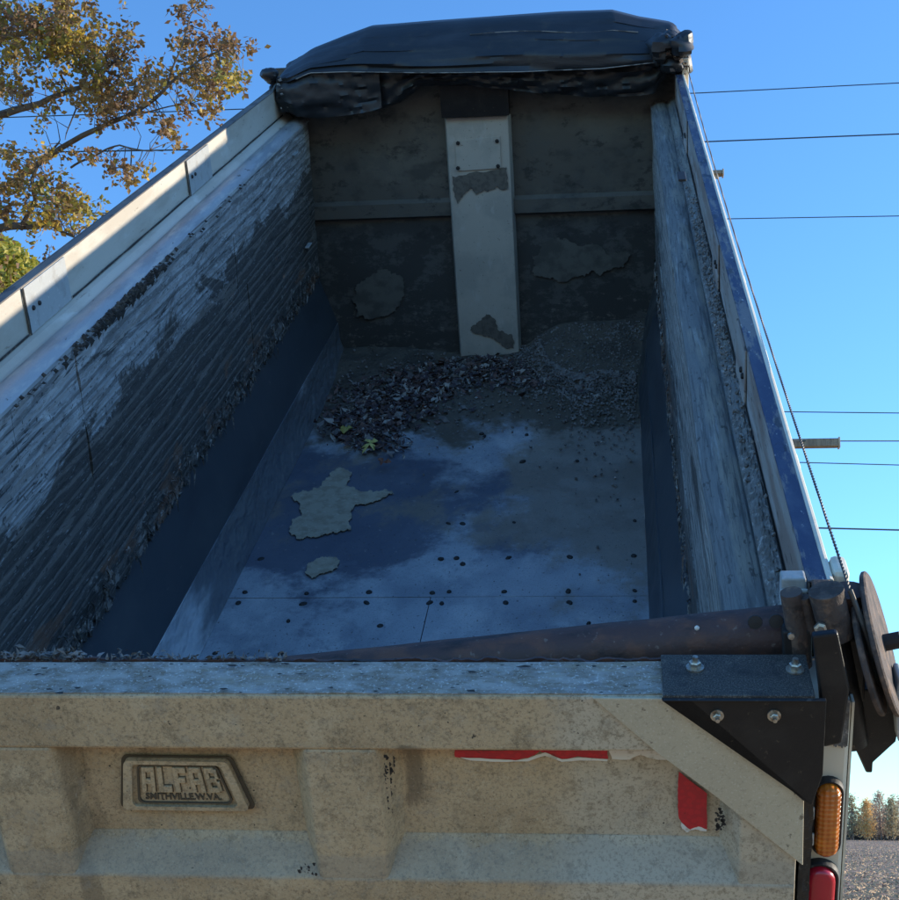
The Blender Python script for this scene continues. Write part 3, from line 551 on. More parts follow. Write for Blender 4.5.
# --- side structure: ridge, ledge, rail, outside skin
def strip(name, s, pts, y0, y1, m, wob=0.0, nseg=60, sd=0, thick=.004, smooth=False, **k):
    g = G(); n = len(pts)-1
    def P(u, v):
        i = round(v*n); q = pts[i]; y = y0+(y1-y0)*u
        return (s*(q[0]+wob*fn((y, i*.4, sd), 1.3)), y, q[1]+wob*fn((y, i*.4, sd+9), 1.5))
    g.grid(P, nseg, n, (s*thick, 0, -thick)); return part(name, g, m, smooth=smooth, **k)
def arc(a, b, bulge, n=6):
    a = Vector(a); b = Vector(b); d = b-a; nn = Vector((-d.y, d.x)).normalized()
    return [tuple(a+d*t+nn*bulge*math.sin(math.pi*t)) for t in [i/n for i in range(n+1)]]
for s in (-1, 1):
    strip('ridge', s, [(D_[0]-.018, D_[1]-.012)] + arc((D_[0]-.018, D_[1]), G_, .016) + [(G_[0]+.002, G_[1]-.006)], 0, YE+.12, M_ridge if s < 0 else M_ridgeR, .004, smooth=True)
    strip('ledge', s, [(G_[0]+.003, G_[1]-.006), (1.150, 1.588), (1.168, 1.606), (F_[0], F_[1])], 0, YE+.12, M_rail if s < 0 else M_ridgeR, .002)
    strip('rail_face', s, [(F_[0]+.004, F_[1]-.02), (T_[0]+.001, T_[1]-.002)], 0, YE, M_rail if s < 0 else M_railR, .0025, nseg=80)
    g = G(); g.box(min(s*(T_[0]-.001), s*O_[0]), max(s*(T_[0]-.001), s*O_[0]), 0, YE, T_[1]-.004, T_[1]+.002)
    part('rail_top', g, M_greyrail if s < 0 else M_bluerail, bevel=.002)
    g = G(); g.box(min(s*1.226, s*1.234), max(s*1.226, s*1.234), 0, YE, -.012, 1.780)
    g.tube([(s*1.229, .0+i*.125, 1.786+.002*fn((i*.3, s, 0))) for i in range(51)], .0075 if s > 0 else .004, 8); part('side_panel', g, M_white if s > 0 else M_greyrail)
    for i in range(9):
        g = G(); y = .03+i*.76; g.prism([(s*1.234, y, .0), (s*1.29, y, .0), (s*1.275, y, 1.66), (s*1.236, y, 1.72)], (0, .085, 0)); part('side_stake', g, M_white, bevel=.006)
    g = G(); g.box(min(s*.952, s*1.25), max(s*.952, s*1.25), 0, YE, -.16, -.012); part('side_sill', g, M_white, bevel=.01)
# splice plates with paired bolts on the rail faces
def splice(s, y0, y1, m):
    g = G(); g.box(min(s*1.1815, s*1.187), max(s*1.1815, s*1.187), y0, y1, F_[1]+.004, T_[1]-.006); p = part('splice_plate', g, m, bevel=.0015)
    for k in (0, 1):
        g = G(); g.lathe((s*1.182, y0+(.05+.055*k if s < 0 else -.0+.03+.05*k), F_[1]+.085), (-s, 0, 0), [(0,.009),(.006,.009),(.008,.006),(.0082,0)], 8); sub('bolt', g, M_dbolt, p)
pj = [Px(25, 310, -1.187).y, Px(189, 190, -1.187).y]
for y in pj: splice(-1, y+.004, y+.40, M_pale)
for y in (Px(686,152,1.187).y-.12, Px(717,282,1.187).y-.10, Px(745,440,1.187).y): splice(1, y, y+.28, M_railR)
def seam(y0, y1, s):
    g = G(); g.grid(lambda u, v: (s*(F_[0]-.0025), y0+(y1-y0)*u, F_[1]+.004+.008*v+.002*fn((u*9, v, y0))), 30, 1, (-s*.0015, 0, 0)); part('seam_gap', g, M_shred)
seam(0, pj[0]-.01, -1); seam(pj[0]+.42, pj[1]-.02, -1); seam(pj[1]+.35, YE-.1, -1); seam(.3, 5.9, 1)
for a in (pj[0], pj[1]):
    g = G(); g.grid(lambda u, v: (-1.1805, a-.004+.008*v+.003*fn((u*5, a, 0)), F_[1]+.004+.17*u), 12, 1, (.0015, 0, 0)); part('seam_gap', g, M_shred)
for (px, py, s) in ((293,155,-1), (307,247,-1), (683,179,1)):      # small tabs on the side lining
    p = Px(px, py, s*1.05); g = G(); g.box(min(s*1.035, s*1.06), max(s*1.035, s*1.06), p.y-.02, p.y+.09, p.z-.004, p.z+.004); part('tab', g, M_pale if s < 0 else M_dbolt, bevel=.002)
g = G(); g.add([(.95,5.5,-.001),(.95,YE,-.001),(1.102,YE,.60),(1.102,5.5,.60)], [(0,1,2,3)]); part('corner_sheet', g, M_head)
# dirt crusted on the right ledge
g = G()
def P(u, v):
    y = .12+5.0*u; k = max(0, .35+1.2*fn((y, 0, 0), .9))*min(1, max(0, (3.3-y)*2)); fl_ = min(1, max(.12, (3.4-y)*2))
    q = lerp2((G_[0]+.006, G_[1]-.004), (F_[0]-.004, F_[1]-.002), v)
    return (q[0], y, q[1] + math.sin(math.pi*min(1, v*.6+.25))*.016*k + .009*fl_*abs(frac((y*3, v*1.2, 2), 4.0))*min(1, 4*v+.2) + .001)
g.grid(P, 420, 10); part('ledge_dirt', g, M_dirt, kind='stuff', label='crusted dirt packed along the right ledge')
g = G()
for i in range(420):
    y = random.choice((random.gauss(1.9,.5), random.gauss(3.2,.25), random.uniform(.3,4.6)));  r = random.uniform(.002,.008)
    if not .15 < y < 4: continue
    q = lerp2(G_, F_, random.uniform(.2,.95)); c = Vector((q[0], y, q[1]+.010+r*.4))
    n0 = Matrix.Rotation(random.uniform(0,6), 3, Vector((random.random(), random.random(), 1)))
    g.add([c+n0@Vector(p)*r*random.uniform(.7,1.3) for p in ((1,0,0),(0,1,0),(-1,0,0),(0,-1,0),(0,0,1),(0,0,-1))], [(0,1,4),(1,2,4),(2,3,4),(3,0,4),(1,0,5),(2,1,5),(3,2,5),(0,3,5)])
part('ledge_stones', g, M_stone, kind='stuff', label='small stones caught on the right ledge')

# --- headboard
g = G()
g.grid(lambda u, v: (-1.225+2.45*u, YE+.002+.012*fn((u*3, v*2, 0), 1.5), -.02+1.0*v), 40, 20, (0, .006, 0)); part('headboard_sheet', g, M_head, label='lower headboard sheet, dark and dusty', smooth=True)
g = G(); g.grid(lambda u, v: (-1.225+2.45*u, YE+.006+.010*fn((u*3, v*2, 7), 1.5), .985+.90*v), 40, 14, (0, .006, 0)); part('headboard_sheet', g, M_head, label='upper headboard sheet, smooth olive grey', smooth=True)
g = G(); g.prism([(-1.13, YE, .925), (-1.13, YE-.035, .945), (-1.13, YE-.035, 1.03), (-1.13, YE, 1.05)], (1.13-.19, 0, 0)); g.prism([(.19, YE, .925), (.19, YE-.035, .945), (.19, YE-.035, 1.03), (.19, YE, 1.05)], (.94, 0, 0))
part('headboard_band', g, M_head)
g = G(); g.prism([(-.19, YE-.07, -.01), (.19, YE-.07, -.01), (.205, YE+.0, -.01), (-.205, YE+.0, -.01)], (0, 0, 1.565)); post = part('headboard_post', g, M_post, bevel=.006)
g = G(); g.box(-.21, .20, YE-.10, YE-.002, 1.562, 1.80); sub('dark_post_top', g, M_black, post)  # dark box over the upper end of the post
yp = YE-.073
a, b, c, d = Py(455,141,yp), Py(500,136,yp), Py(501,168,yp), Py(457,171,yp)
g = G(); g.prism([tuple(q) for q in (a, b, c, d)], (0, -.005, 0)); pl = sub('access_plate', g, M_post, post, bevel=.001)
for px, py in ((458,143),(497,141),(498,166),(458,168)):
    q = Py(px, py, yp-.005); g = G(); g.lathe(q, (0,-1,0), [(0,.013),(.008,.013),(.010,.008),(.0102,0)], 6); obj('bolt', g, M_dbolt, pl)
def rag(pts, amp, sd, rec=4):
    """ragged closed outline from (a,b) pairs"""
    P = [Vector((p[0], p[1])) for p in pts]
    for it in range(rec):
        Q = []
        for i, p in enumerate(P):
            q = P[(i+1) % len(P)]; d = q-p; m = (p+q)/2 + Vector((-d.y, d.x))*amp*random.uniform(-1, 1)*min(1, 7/max(d.length, .01)); Q += [p, m]
        P = Q
    return P
def patch(name, pxs, conv, off, m, amp=.35, parent=None, rec=4, **k):
    """a thin skin of dirt or tape with a ragged edge"""
    P = [conv(x, y) for x, y in rag(pxs, amp, 0, rec)]
    g = G(); o = Vector(off)
    g.add([p+o for p in P], [list(range(len(P)))]); 
    return sub(name, g, m, parent, recalc=False, **k) if parent else part(name, g, m, recalc=False, **k)
pc = lambda x, y: Py(x, y, yp)
patch('dirt_patch', [(452,176),(480,172),(507,168),(508,188),(502,190),(497,186),(488,192),(484,188),(476,196),(470,188),(463,195),(458,204),(454,192)], pc, (0,-.004,0), M_postdirt, .2, post, 3)
patch('dirt_patch', [(470,330),(478,322),(486,314),(494,318),(498,330),(512,334),(514,348),(502,346),(494,338),(480,334)], pc, (0,-.004,0), M_postdirt, .25, post, 3)
hp = lambda x, y: Py(x, y, YE-.012)
M_dust = mat('pale_dust', (.13,.125,.11), .95, layers=[D(c=(.07,.068,.062), s=(9,9,9), d=8, a=.42, b=.62, f=.8)])
for pts in ([(352,300),(358,284),(372,274),(388,270),(404,282),(404,296),(390,314),(372,320),(356,316)], [(534,276),(532,256),(545,243),(565,238),(580,246),(600,246),(610,254),(628,252),(624,264),(600,276),(590,272),(565,282)]):
    patch('dust_patch', pts, hp, (0,0,0), M_dust, .34, None, 5, kind=None)

# --- tarp over the front
def curve(pts, conv):
    Q = sorted([(conv(x, y).x, conv(x, y).z) for x, y in pts])
    def f(x):
        if x <= Q[0][0]: return Q[0][1]
        for (a, b), (c, d) in zip(Q, Q[1:]):
            if x <= c: return b+(d-b)*(x-a)/(c-a)
        return Q[-1][1]
    return f, Q[0][0], Q[-1][0]
ytop, yhem = 6.30, 6.0
ftop, xa, xb = curve([(283,80),(290,64),(310,50),(340,38),(367,28),(430,23),(500,18),(560,14),(612,12),(640,19),(672,24),(684,40),(688,62)], lambda x, y: Py(x, y, ytop))
fhem, _, _ = curve([(288,82),(310,72),(345,71),(430,72),(520,71),(600,68),(650,62),(664,60),(680,58)], lambda x, y: Py(x, y, yhem))
def P(u, v):
    x = xa+(xb-xa)*u; ht, hh = ftop(x), fhem(x)
    if hh > ht-.02: hh = ht-.02
    f1 = .012*math.sin(v*44+3.5*fn((x*1.2, 0, 2), 1.0))*(.5+.5*fn((x, v*3, 4), 1.3)) + .009*math.sin(v*90+x*2.0+4*fn((x, 3, 2), 2.0))*(.5+fn((x, v*2, 8), 2.2)) + .012*frac((x*.7, v*3, 0), 2.0, 0, 2)
    if v < .45:
        t = v/.45; y = yhem+(ytop-yhem)*t**1.3 - .05*math.sin(math.pi*t)*(.6+.6*fn((x, 0, 5), 1.2)); h = hh+(ht-hh)*t**.85
    elif v < .7: t = (v-.45)/.25; y = ytop+.35*t; h = ht-.03*t*t
    else: t = (v-.7)/.3; y = ytop+.35+.06*t; h = ht-.03-.75*t
    e = min(u, 1-u)
    ex = .05*frac((x, v*4, 8), 5.0) if e < .05 else 0
    return (x+ex*.6, y+f1*1.4, h+f1*.8*math.sin(math.pi*min(1, v/.45)) + (ex*.3 if v < .45 else 0))
g = G(); g.grid(P, 150, 40, (0, .006, -.006)); tarp = part('tarp', g, M_tarp, smooth=True, label='black vinyl load tarp rolled at the front of the body')
g = G(); g.tube([Vector(P(.06+.88*i/110, 0))+Vector((0,-.006,-.004)) for i in range(111)], .0036, 5); sub('hem', g, M_hem, tarp, label='pale worn hem of the tarp')
g = G(); g.tube([Vector(P(.48+.40*i/50, .30))+Vector((0,-.004,.002+.008*math.sin(i*.13))) for i in range(51)], .003, 4); sub('cord', g, M_hem, tarp)
flow, xl, xr = curve([(290,112),(300,117),(320,118),(345,116),(372,111),(400,103),(415,92),(420,86),(470,86),(520,91),(560,95),(590,97),(640,96),(655,93),(662,80)], lambda x, y: Py(x, y, 6.10))
def P2(u, v):
    x = xl-.02+(xr-xl+.04)*u; hh = fhem(x)+.03; lo_ = flow(x)
    f = .026*frac((x*1.0, v*1.4+x, 4), 3.2) + .006*math.sin(x*31+3*v)
    return (x, 6.10+f-.03*math.sin(math.pi*v), hh+(lo_-hh)*v)
g = G(); g.grid(P2, 150, 14, (0, .006, 0)); sub('tarp_skirt', g, M_tarp, tarp, smooth=True)
def P3(u, v):                                                  # heavier fold hanging at the left
    x = -1.17+.62*u; return (x, 6.03+.02*frac((x, v, 6), 4)-.05*math.sin(math.pi*v)*math.sin(math.pi*min(1, u+.25)), fhem(x)+.02+(flow(x)+.012-fhem(x)-.02)*v)
g = G(); g.grid(P3, 50, 14, (0, .006, 0)); sub('tarp_fold', g, M_tarp, tarp, smooth=True)
# crumpled ends of the tarp with its bow hardware
for s, c0, n in ((1, Vector((1.17, 6.02, 1.91)), 1), (-1, Vector((-1.15, 6.10, 1.80)), 2)):
    g = G()
    for k in range(7):
        c = c0 + Vector((random.uniform(-.07,.05), random.uniform(-.1,.1), random.uniform(-.09,.09)))
        r = random.uniform(.05,.085)*(1 if s > 0 else .62); sd = random.uniform(0, 30)
        h0 = len(g.v); g.ball(c, r, 14, (1, 1.2, .9))
        for i in range(h0, len(g.v)):
            p = Vector(g.v[i]); d = (p-c); g.v[i] = tuple(c + d*(1+.38*frac(p, 11, sd)))
    sub('tarp_bunch', g, M_tarp, tarp, smooth=True)
    g = G()
    for k in range(26 if s > 0 else 12):
        c = c0 + Vector((random.uniform(-.04,.08)*s, random.uniform(-.12,-.06), random.uniform(-.12,.10))); r = random.uniform(.008,.022)
        n0 = Matrix.Rotation(random.uniform(0,6), 3, Vector((random.random(), random.random(), 1)))
        g.add([c+n0@Vector(p)*r for p in ((1,0,0),(0,.3,.6),(-1,.4,0),(0,-1,.2),(.3,.3,-.8))], [(0,1,3),(1,2,3),(0,4,1),(1,4,2),(0,3,4),(3,2,4)])
    sub('frayed_bits', g, M_brownrust if s > 0 else M_hem, tarp, kind='stuff')
g = G(); g.box(1.222, 1.26, 5.95, 6.02, 1.70, 1.86); g.box(1.15, 1.26, 5.97, 6.0, 1.84, 1.875); part('tarp_bracket', g, M_white, bevel=.004)

# --- tailgate
YF, YP, HT, YI = -.238, -.180, 1.690, -.125
def xF(px, py=752): return Py(px, py, YF).x
hb = Py(300, 750, YF).z; h_l1 = Py(300, 830, YP).z; h_l2 = Py(300, 878, YF).z
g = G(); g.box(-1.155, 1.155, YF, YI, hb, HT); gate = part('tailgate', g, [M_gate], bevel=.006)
g = G(); g.grid(lambda u, v: (-1.152+2.304*u, YF+.005+(YI-YF-.008)*v, HT+.0025+.0025*fn((u*30, v*2, 0), .6)), 200, 5, (0,0,-.002)); sub('gate_top', g, M_gtop, gate)
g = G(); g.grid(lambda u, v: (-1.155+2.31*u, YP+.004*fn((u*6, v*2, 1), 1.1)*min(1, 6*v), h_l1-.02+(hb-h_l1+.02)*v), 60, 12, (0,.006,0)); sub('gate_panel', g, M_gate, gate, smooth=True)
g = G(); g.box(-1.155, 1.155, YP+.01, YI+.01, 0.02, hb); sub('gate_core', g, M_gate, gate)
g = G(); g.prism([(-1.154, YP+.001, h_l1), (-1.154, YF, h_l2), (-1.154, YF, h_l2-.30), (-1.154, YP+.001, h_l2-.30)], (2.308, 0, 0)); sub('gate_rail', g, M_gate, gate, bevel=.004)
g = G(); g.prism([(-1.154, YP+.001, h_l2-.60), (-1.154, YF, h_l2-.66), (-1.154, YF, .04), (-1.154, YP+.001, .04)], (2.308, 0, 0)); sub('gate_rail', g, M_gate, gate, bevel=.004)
x1, x2 = xF(304), xF(375)
for c in ((x1+x2)/2, -(x1+x2)/2):
    wd = (x2-x1)/2
    h0 = h_l2-.02
    g = G(); g.add([(c-wd, YF+.001, hb+.001), (c+wd, YF+.001, hb+.001), (c+wd+.042, YP+.004, hb+.001), (c-wd-.042, YP+.004, hb+.001),
                    (c-wd, YF+.001, h0), (c+wd, YF+.001, h0), (c+wd+.030, YP+.004, h0), (c-wd-.030, YP+.004, h0)], [(0,1,2,3),(7,6,5,4),(0,4,5,1),(1,5,6,2),(3,7,4,0),(2,6,7,3)])
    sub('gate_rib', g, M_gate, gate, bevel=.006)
for s in (-1, 1):
    g = G(); g.add([(s*1.015, YP+.002, hb+.001), (s*1.05, YF+.0015, hb+.001), (s*1.154, YF+.0015, hb+.001), (s*1.154, YP+.002, hb+.001),
                    (s*1.015, YP+.002, h_l2-.02), (s*1.05, YF+.0015, h_l2-.02), (s*1.154, YF+.0015, h_l2-.02), (s*1.154, YP+.002, h_l2-.02)], [(0,1,2,3),(7,6,5,4),(0,4,5,1),(1,5,6,2),(3,7,4,0),(2,6,7,3)])
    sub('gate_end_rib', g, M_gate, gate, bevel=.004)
# diagonal brace plates, black corner plates
yb = YF-.007
brace_px = [(592,698),(690,699),(804,801),(803,866),(712,794),(658,754)]
bp = [Py(x, y, yb) for x, y in brace_px]
for s in (1, -1):
    g = G(); g.prism([(s*p.x, p.y, p.z) for p in bp], (0, .006, 0)); sub('corner_brace', g, M_brace, gate, bevel=.002)
yc = YF-.016
cp = [Py(x, y, yc) for x, y in ((661,693),(827,692),(823,775),(812,806),(803,801),(690,699))]
x_l, x_r = Ph(661,665,HT+.006).x, 1.172
for s in (1, -1):
    g = G(); g.prism([(s*p.x, p.y, min(p.z, HT+.002)) for p in cp], (0, .010, 0)); o = sub('corner_plate', g, M_black, gate, bevel=.002)
    g = G(); g.box(min(s*x_l, s*x_r), max(s*x_l, s*x_r), yc, YI+.006, HT+.006, HT+.013); sub('corner_top_plate', g, M_btop, gate, bevel=.002)
    g = G(); q0, q1 = Py(663,690,yc-.004), Py(826,699,yc-.004); g.box(min(s*q0.x, s*q1.x), max(s*q0.x, s*q1.x), yc-.010, yc-.001, q1.z, HT+.008); sub('corner_lip', g, M_rubber, gate, bevel=.003)
def hexbolt(c, ax, r, parent, m=M_bolt, hh=.012):
    g = G(); c = Vector(c); ax = Vector(ax); g.lathe(c, ax, [(0,r*1.5),(.003,r*1.5),(.0032,r*1.45)], 16); g.lathe(c+ax*.003, ax, [(0,r),(hh*.8,r),(hh,r*.8),(hh+.0002,0)], 6)
    g.lathe(c+ax*(hh+.002), ax, [(0,r*.5),(.010,r*.5),(.0102,0)], 8); return sub('hex_bolt', g, m, parent)
for px, py in ((695,668),(795,670)):
    q = Ph(px, py, HT+.013); hexbolt(q, (0,0,1), .011, gate)
for px, py in ((717,715),(774,715)):
    q = Py(px, py, yc); hexbolt(q, (0,-1,0), .008, gate, M_bolt, .007)
# reflective tape left on the panel
pp = lambda x, y: Py(x, y, YP-.007)
patch('reflective_tape', [(455,750),(608,750),(608,759),(596,759),(578,756),(562,759),(548,754),(540,751),(528,758),(516,760),(500,759),(480,758),(455,757)], pp, (0,0,0), M_red, .10, gate, 2, label='torn red reflective strip under the top band')
patch('reflective_tape', [(460,757),(500,759),(516,760),(528,758),(545,752),(562,759),(580,757),(608,759),(607,761),(580,760),(562,761.5),(545,755.5),(528,761),(500,761.5),(470,760)], pp, (0,-.001,0), M_wtape, .05, gate, 2, label='white backing edge of the torn tape')
patch('reflective_tape', [(609,750.5),(664,750.5),(668,760),(655,759),(640,755),(630,759.5),(612,759)], pp, (0,0,0), M_wtape, .10, gate, 2, label='white reflective strip end')
patch('reflective_tape', [(679,771),(707,793),(707,815),(707,829),(698,826),(690,829),(684,824),(679,818),(678,800)], pp, (0,-.0015,0), M_red, .06, gate, 3, label='torn red reflective patch below the brace')
patch('reflective_tape', [(681,822),(690,827),(698,825),(707,828),(706,831),(695,829),(688,832),(682,828)], pp, (0,-.001,0), M_wtape, .15, gate, 2, label='white torn edge of the red patch')
# black flakes and scabs on the gate
def flakes(pl, y, n, rr, name='paint_scabs', m=M_shred, cen=None, sig=None):
    g = G()
    for i in range(n):
        if cen: x, yy = random.gauss(cen[0], sig[0]), random.gauss(cen[1], sig[1])
        else: x, yy = random.uniform(pl[0], pl[2]), random.uniform(pl[1], pl[3])
        c = Py(x, yy, y); r = random.uniform(*rr)*1.6/1000; k = random.randint(5,8); a0 = random.uniform(0,6)
        v = [(c.x+r*random.uniform(.4,1.2)*math.cos(a0+j*6.283/k), c.y, c.z+r*random.uniform(.4,1.5)*math.sin(a0+j*6.283/k)) for j in range(k)]
        g.add(v, [list(range(k))])
    return sub(name, g, m, gate, kind='stuff', recalc=False)
flakes((384,756,388,862), -.219, 60, (.8,3.0)); flakes((388,760,391,862), -.208, 60, (.8,3.4)); flakes((391,756,394,850), -.199, 60, (.8,3.2)); flakes((34,756,44,775), -.216, 10, (.5,1.6)); flakes(None, YP-.012, 16, (1,3.6), cen=(394,852), sig=(3,5)); flakes(None, YF-.004, 14, (.8,3), cen=(310,870), sig=(4,3))
flakes((716,806,724,832), YP-.04, 34, (.8,3.2)); flakes((0,700,800,745), YF-.003, 26, (.4,1.4))
flakes((0,760,300,825), YP-.010, 34, (.4,1.5)); flakes((400,765,700,825), YP-.010, 22, (.3,1.2)); flakes((66,835,300,872), YF-.0, 18, (.4,1.5)) if False else None
g = G()
for i in range(150):
    x = random.uniform(-.42, .95); y = random.choice((YI-.012, YI-.02, YF+.01, YI-.05)); y += random.gauss(0,.008); r = random.uniform(.0012,.0055); k = 6; r *= .45+.9*random.random()**3; a0 = random.random()*6
    g.add([(x+r*2.0*random.uniform(.2,1.4)*math.cos(a0+j*1.047), y+r*random.uniform(.4,1.1)*math.sin(a0+j*1.047), HT+.0085) for j in range(k)], [list(range(k))])
sub('paint_scabs', g, M_shred, gate, kind='stuff', recalc=False)
# ragged rusty lip along the inner edge of the gate top, with crumbs at the left
g = G(); g.grid(lambda u, v: (-1.12+2.2*u, YI+.004+.010*v, HT-.06+(.062+.006*frac((u*40, 0, 1), 1.2))*1.0*(1-.04*v)), 300, 1, (0,.003,-.05)); sub('inner_lip', g, M_rust, gate)
g = G()
for i in range(700):
    x = random.uniform(-.62,-.20) if random.random() < .8 else random.uniform(-.2,.2)
    c = Vector((x, YI+.006+abs(random.gauss(0,.012)), HT+random.uniform(-.004,.012)*(1 if x < -.2 else .4))); r = random.uniform(.002,.008)
    n0 = Matrix.Rotation(random.uniform(0,6), 3, Vector((random.random(), random.random(), .5)))
    g.add([c+n0@Vector(p)*r for p in ((1.6,0,0),(0,.6,.3),(-1.6,.1,0),(0,-.5,.5))], [(0,1,3),(1,2,3),(0,3,2),(0,2,1)])
sub('crumbs', g, M_stone, gate, kind='stuff')

# maker's plate with its raised lettering
yq = YP-.0062
def Q(u, v):                                              # plate coordinates, u 0..1 across the slanted outline, v 0..1 upward
    px = 125 + (107 + 19*(1-v))*u; py = 757 + 49*(1-v) + 1.5*u
    return Py(px, py, yq)
def plate_outline(a, n=7, rad=.10):
    P = []
    for (cu, cv, a0) in ((a+rad*.45, a+rad, 180), (1-a-rad*.45, a+rad, 270), (1-a-rad*.75, 1-a-rad, 0), (a+rad*.45, 1-a-rad, 90)):
        for k in range(n): t = R(a0+90*k/(n-1)); P.append((cu+rad*.45*math.cos(t), cv+rad*math.sin(t)))
    return P
def q3(P, off): return [Q(u, v)+Vector((0, -off, 0)) for u, v in P]
g = G(); g.prism(q3(plate_outline(0), 0), (0, -.003, 0)); mp = sub('maker_plate', g, M_gate, gate, label='cast maker plate reading ALFAB')
def ring(o, i, y0, y1):
    g = G(); n = len(o); A = q3(o, y0); Bb = q3(o, y1); Cc = q3(i, y1); Dd = q3(i, y0)
    g.add(A+Bb+Cc+Dd, [f for k in range(n) for f in ((k, (k+1) % n, n+(k+1) % n, n+k), (n+k, n+(k+1) % n, 2*n+(k+1) % n, 2*n+k), (2*n+k, 2*n+(k+1) % n, 3*n+(k+1) % n, 3*n+k))]); return g
M_groove = mat('dark_groove', (.085,.062,.038), .9)  # one dark tone for the plate's outlines and small lettering
obj('plate_rim', ring(plate_outline(0), plate_outline(.075), .003, .012), M_gate, mp)
obj('plate_rim', ring(plate_outline(.115), plate_outline(.132), .003, .0075), M_groove, mp)
g = G(); g.prism(q3(plate_outline(-.035), -.0030), (0, -.0026, 0)); obj('plate_backing_edge', g, M_groove, mp)  # dark backing wider than the plate, showing as an outline
def qbox(g, u0, v0, u1, v1, sk=0.0, y0=.0028, y1=.0085):
    g.prism([Q(u0+sk*v0, v0)+Vector((0,-y0,0)), Q(u1+sk*v0, v0)+Vector((0,-y0,0)), Q(u1+sk*v1, v1)+Vector((0,-y0,0)), Q(u0+sk*v1, v1)+Vector((0,-y0,0))], (0, -(y1-y0), 0))
LT = {'A': [(0,0,.3,1),(.7,0,1,1),(.3,.8,.7,1),(.3,.32,.7,.52)], 'L': [(0,0,.36,1),(.36,0,1,.24)], 'F': [(0,0,.36,1),(.36,.78,1,1),(.36,.38,.85,.58)], 'B': [(0,0,.3,1),(.3,.8,.8,1),(.3,.42,.8,.58),(.3,0,.8,.2),(.74,.06,1,.44),(.74,.56,1,.94)]}
V0, V1 = .345, .845
for i, ch in enumerate('ALFAB'):
    u0 = .158+i*.140; wd = .110; g = G()
    g2 = G()
    for a, b, c, d in LT[ch]:
        qbox(g, u0+a*wd, V0+b*(V1-V0), u0+c*wd, V0+d*(V1-V0), 0)
        e = .0075; qbox(g2, u0+a*wd-e*.7, V0+b*(V1-V0)-e*2.0, u0+c*wd+e*.7, V0+d*(V1-V0)+e*1.6, 0, .0026, .0042)
    obj('plate_letter', g, M_gate, mp, bevel=.0006); obj('letter_groove', g2, M_groove, mp)
tc = bpy.data.curves.new('plate_lettering', 'FONT'); tc.body = 'SMITHVILLE.W.VA.'; tc.size = 1; tc.extrude = .04; tc.offset = .018; tc.resolution_u = 2
to = bpy.data.objects.new('tmp', tc); COL.objects.link(to); bpy.context.view_layer.update()
dg = bpy.context.evaluated_depsgraph_get(); tme = bpy.data.meshes.new_from_object(to.evaluated_get(dg)); bpy.data.objects.remove(to)
xs = [v.co.x for v in tme.vertices]; ys = [v.co.y for v in tme.vertices]; W_, H_ = max(xs)-min(xs), max(ys)-min(ys)
for v in tme.vertices:
    u = .175+.62*(v.co.x-min(xs))/W_; vv = .175+.13*(v.co.y-min(ys))/H_; q = Q(u, vv); v.co = (q.x, q.y-.0042-(v.co.z)*.03, q.z)
tme.materials.clear(); tme.materials.append(M_groove); tme.name = 'plate_lettering'; obj('plate_lettering', tme, None, mp)

# --- rear corner posts, lamps
YPO = -.16
for s in (1, -1):
    a, b = Py(806,760,YPO), Py(848.5,760,YPO); ht = Py(845,702,YPO).z
    g = G(); g.box(min(s*a.x, s*b.x), max(s*a.x, s*b.x), YPO, .0, 0, ht); po = part('rear_corner_post', g, M_white, bevel=.008)
    if s > 0:
        g = G(); g.box(b.x+.0015, b.x+.006, YPO+.006, -.01, 0, ht-.004); sub('post_side', g, M_white, po)
        g = G(); c0, c1 = Py(836,700,YPO-.003), Py(851,746,YPO-.003); g.grid(lambda u, v: (c0.x+(b.x-.004-c0.x)*u, YPO-.002, c1.z+.012*frac((u*3, 0, 0), 4)*(1-v)+(c0.z-c1.z)*v), 14, 3, (0,-.002,0)); sub('grime', g, M_dirt, po)
def lamp(pxc, pyc, wpx, hpx, lens, nm, lab):
    """stadium shaped lamp standing along the post"""
    c = Py(pxc, pyc, YPO-.004); sc = (c-CB).length*0 + (CM @ (c-CB)).z/FPX; w2 = wpx*sc/2; t1 = Py(pxc+(pxc-673)*0, pyc-hpx/2, YPO); t0 = Py(pxc, pyc+hpx/2, YPO); h2 = (t1.z-t0.z)/2
    def stad(k, n=10): 
        P = []; r = w2*k; hh = h2-w2
        for i in range(n+1): a = math.pi*i/n; P.append((r*math.cos(a), hh+r*math.sin(a)))
        for i in range(n+1): a = math.pi+math.pi*i/n; P.append((r*math.cos(a), -hh+r*math.sin(a)))
        return P
    def ringed(levels):
        g = G(); vs = []; n = len(stad(1))
        for k, y in levels: vs += [Vector((c.x+x, c.y-y, c.z+z)) for x, z in stad(k)]
        fs = [(i*n+j, i*n+(j+1) % n, (i+1)*n+(j+1) % n, (i+1)*n+j) for i in range(len(levels)-1) for j in range(n)] + [[(len(levels)-1)*n+j for j in range(n)]]
        return g.add(vs, fs)
    L = part(nm, ringed([(1.0,.008),(.98,.018),(.90,.024),(.70,.028),(.4,.030)]), lens, smooth=True, label=lab)
    sub('grommet', ringed([(1.28,-.004),(1.30,.006),(1.20,.013),(1.06,.013),(1.0,.004)]), M_rubber, L, smooth=True)
    return L
la_ = lamp(826.5, 815, 24, 70, M_amber, 'marker_lamp', 'amber oval lamp above the red one')
lamp(817, 903, 31, 80, M_redlens, 'tail_lamp', 'red oval lamp under the amber one')
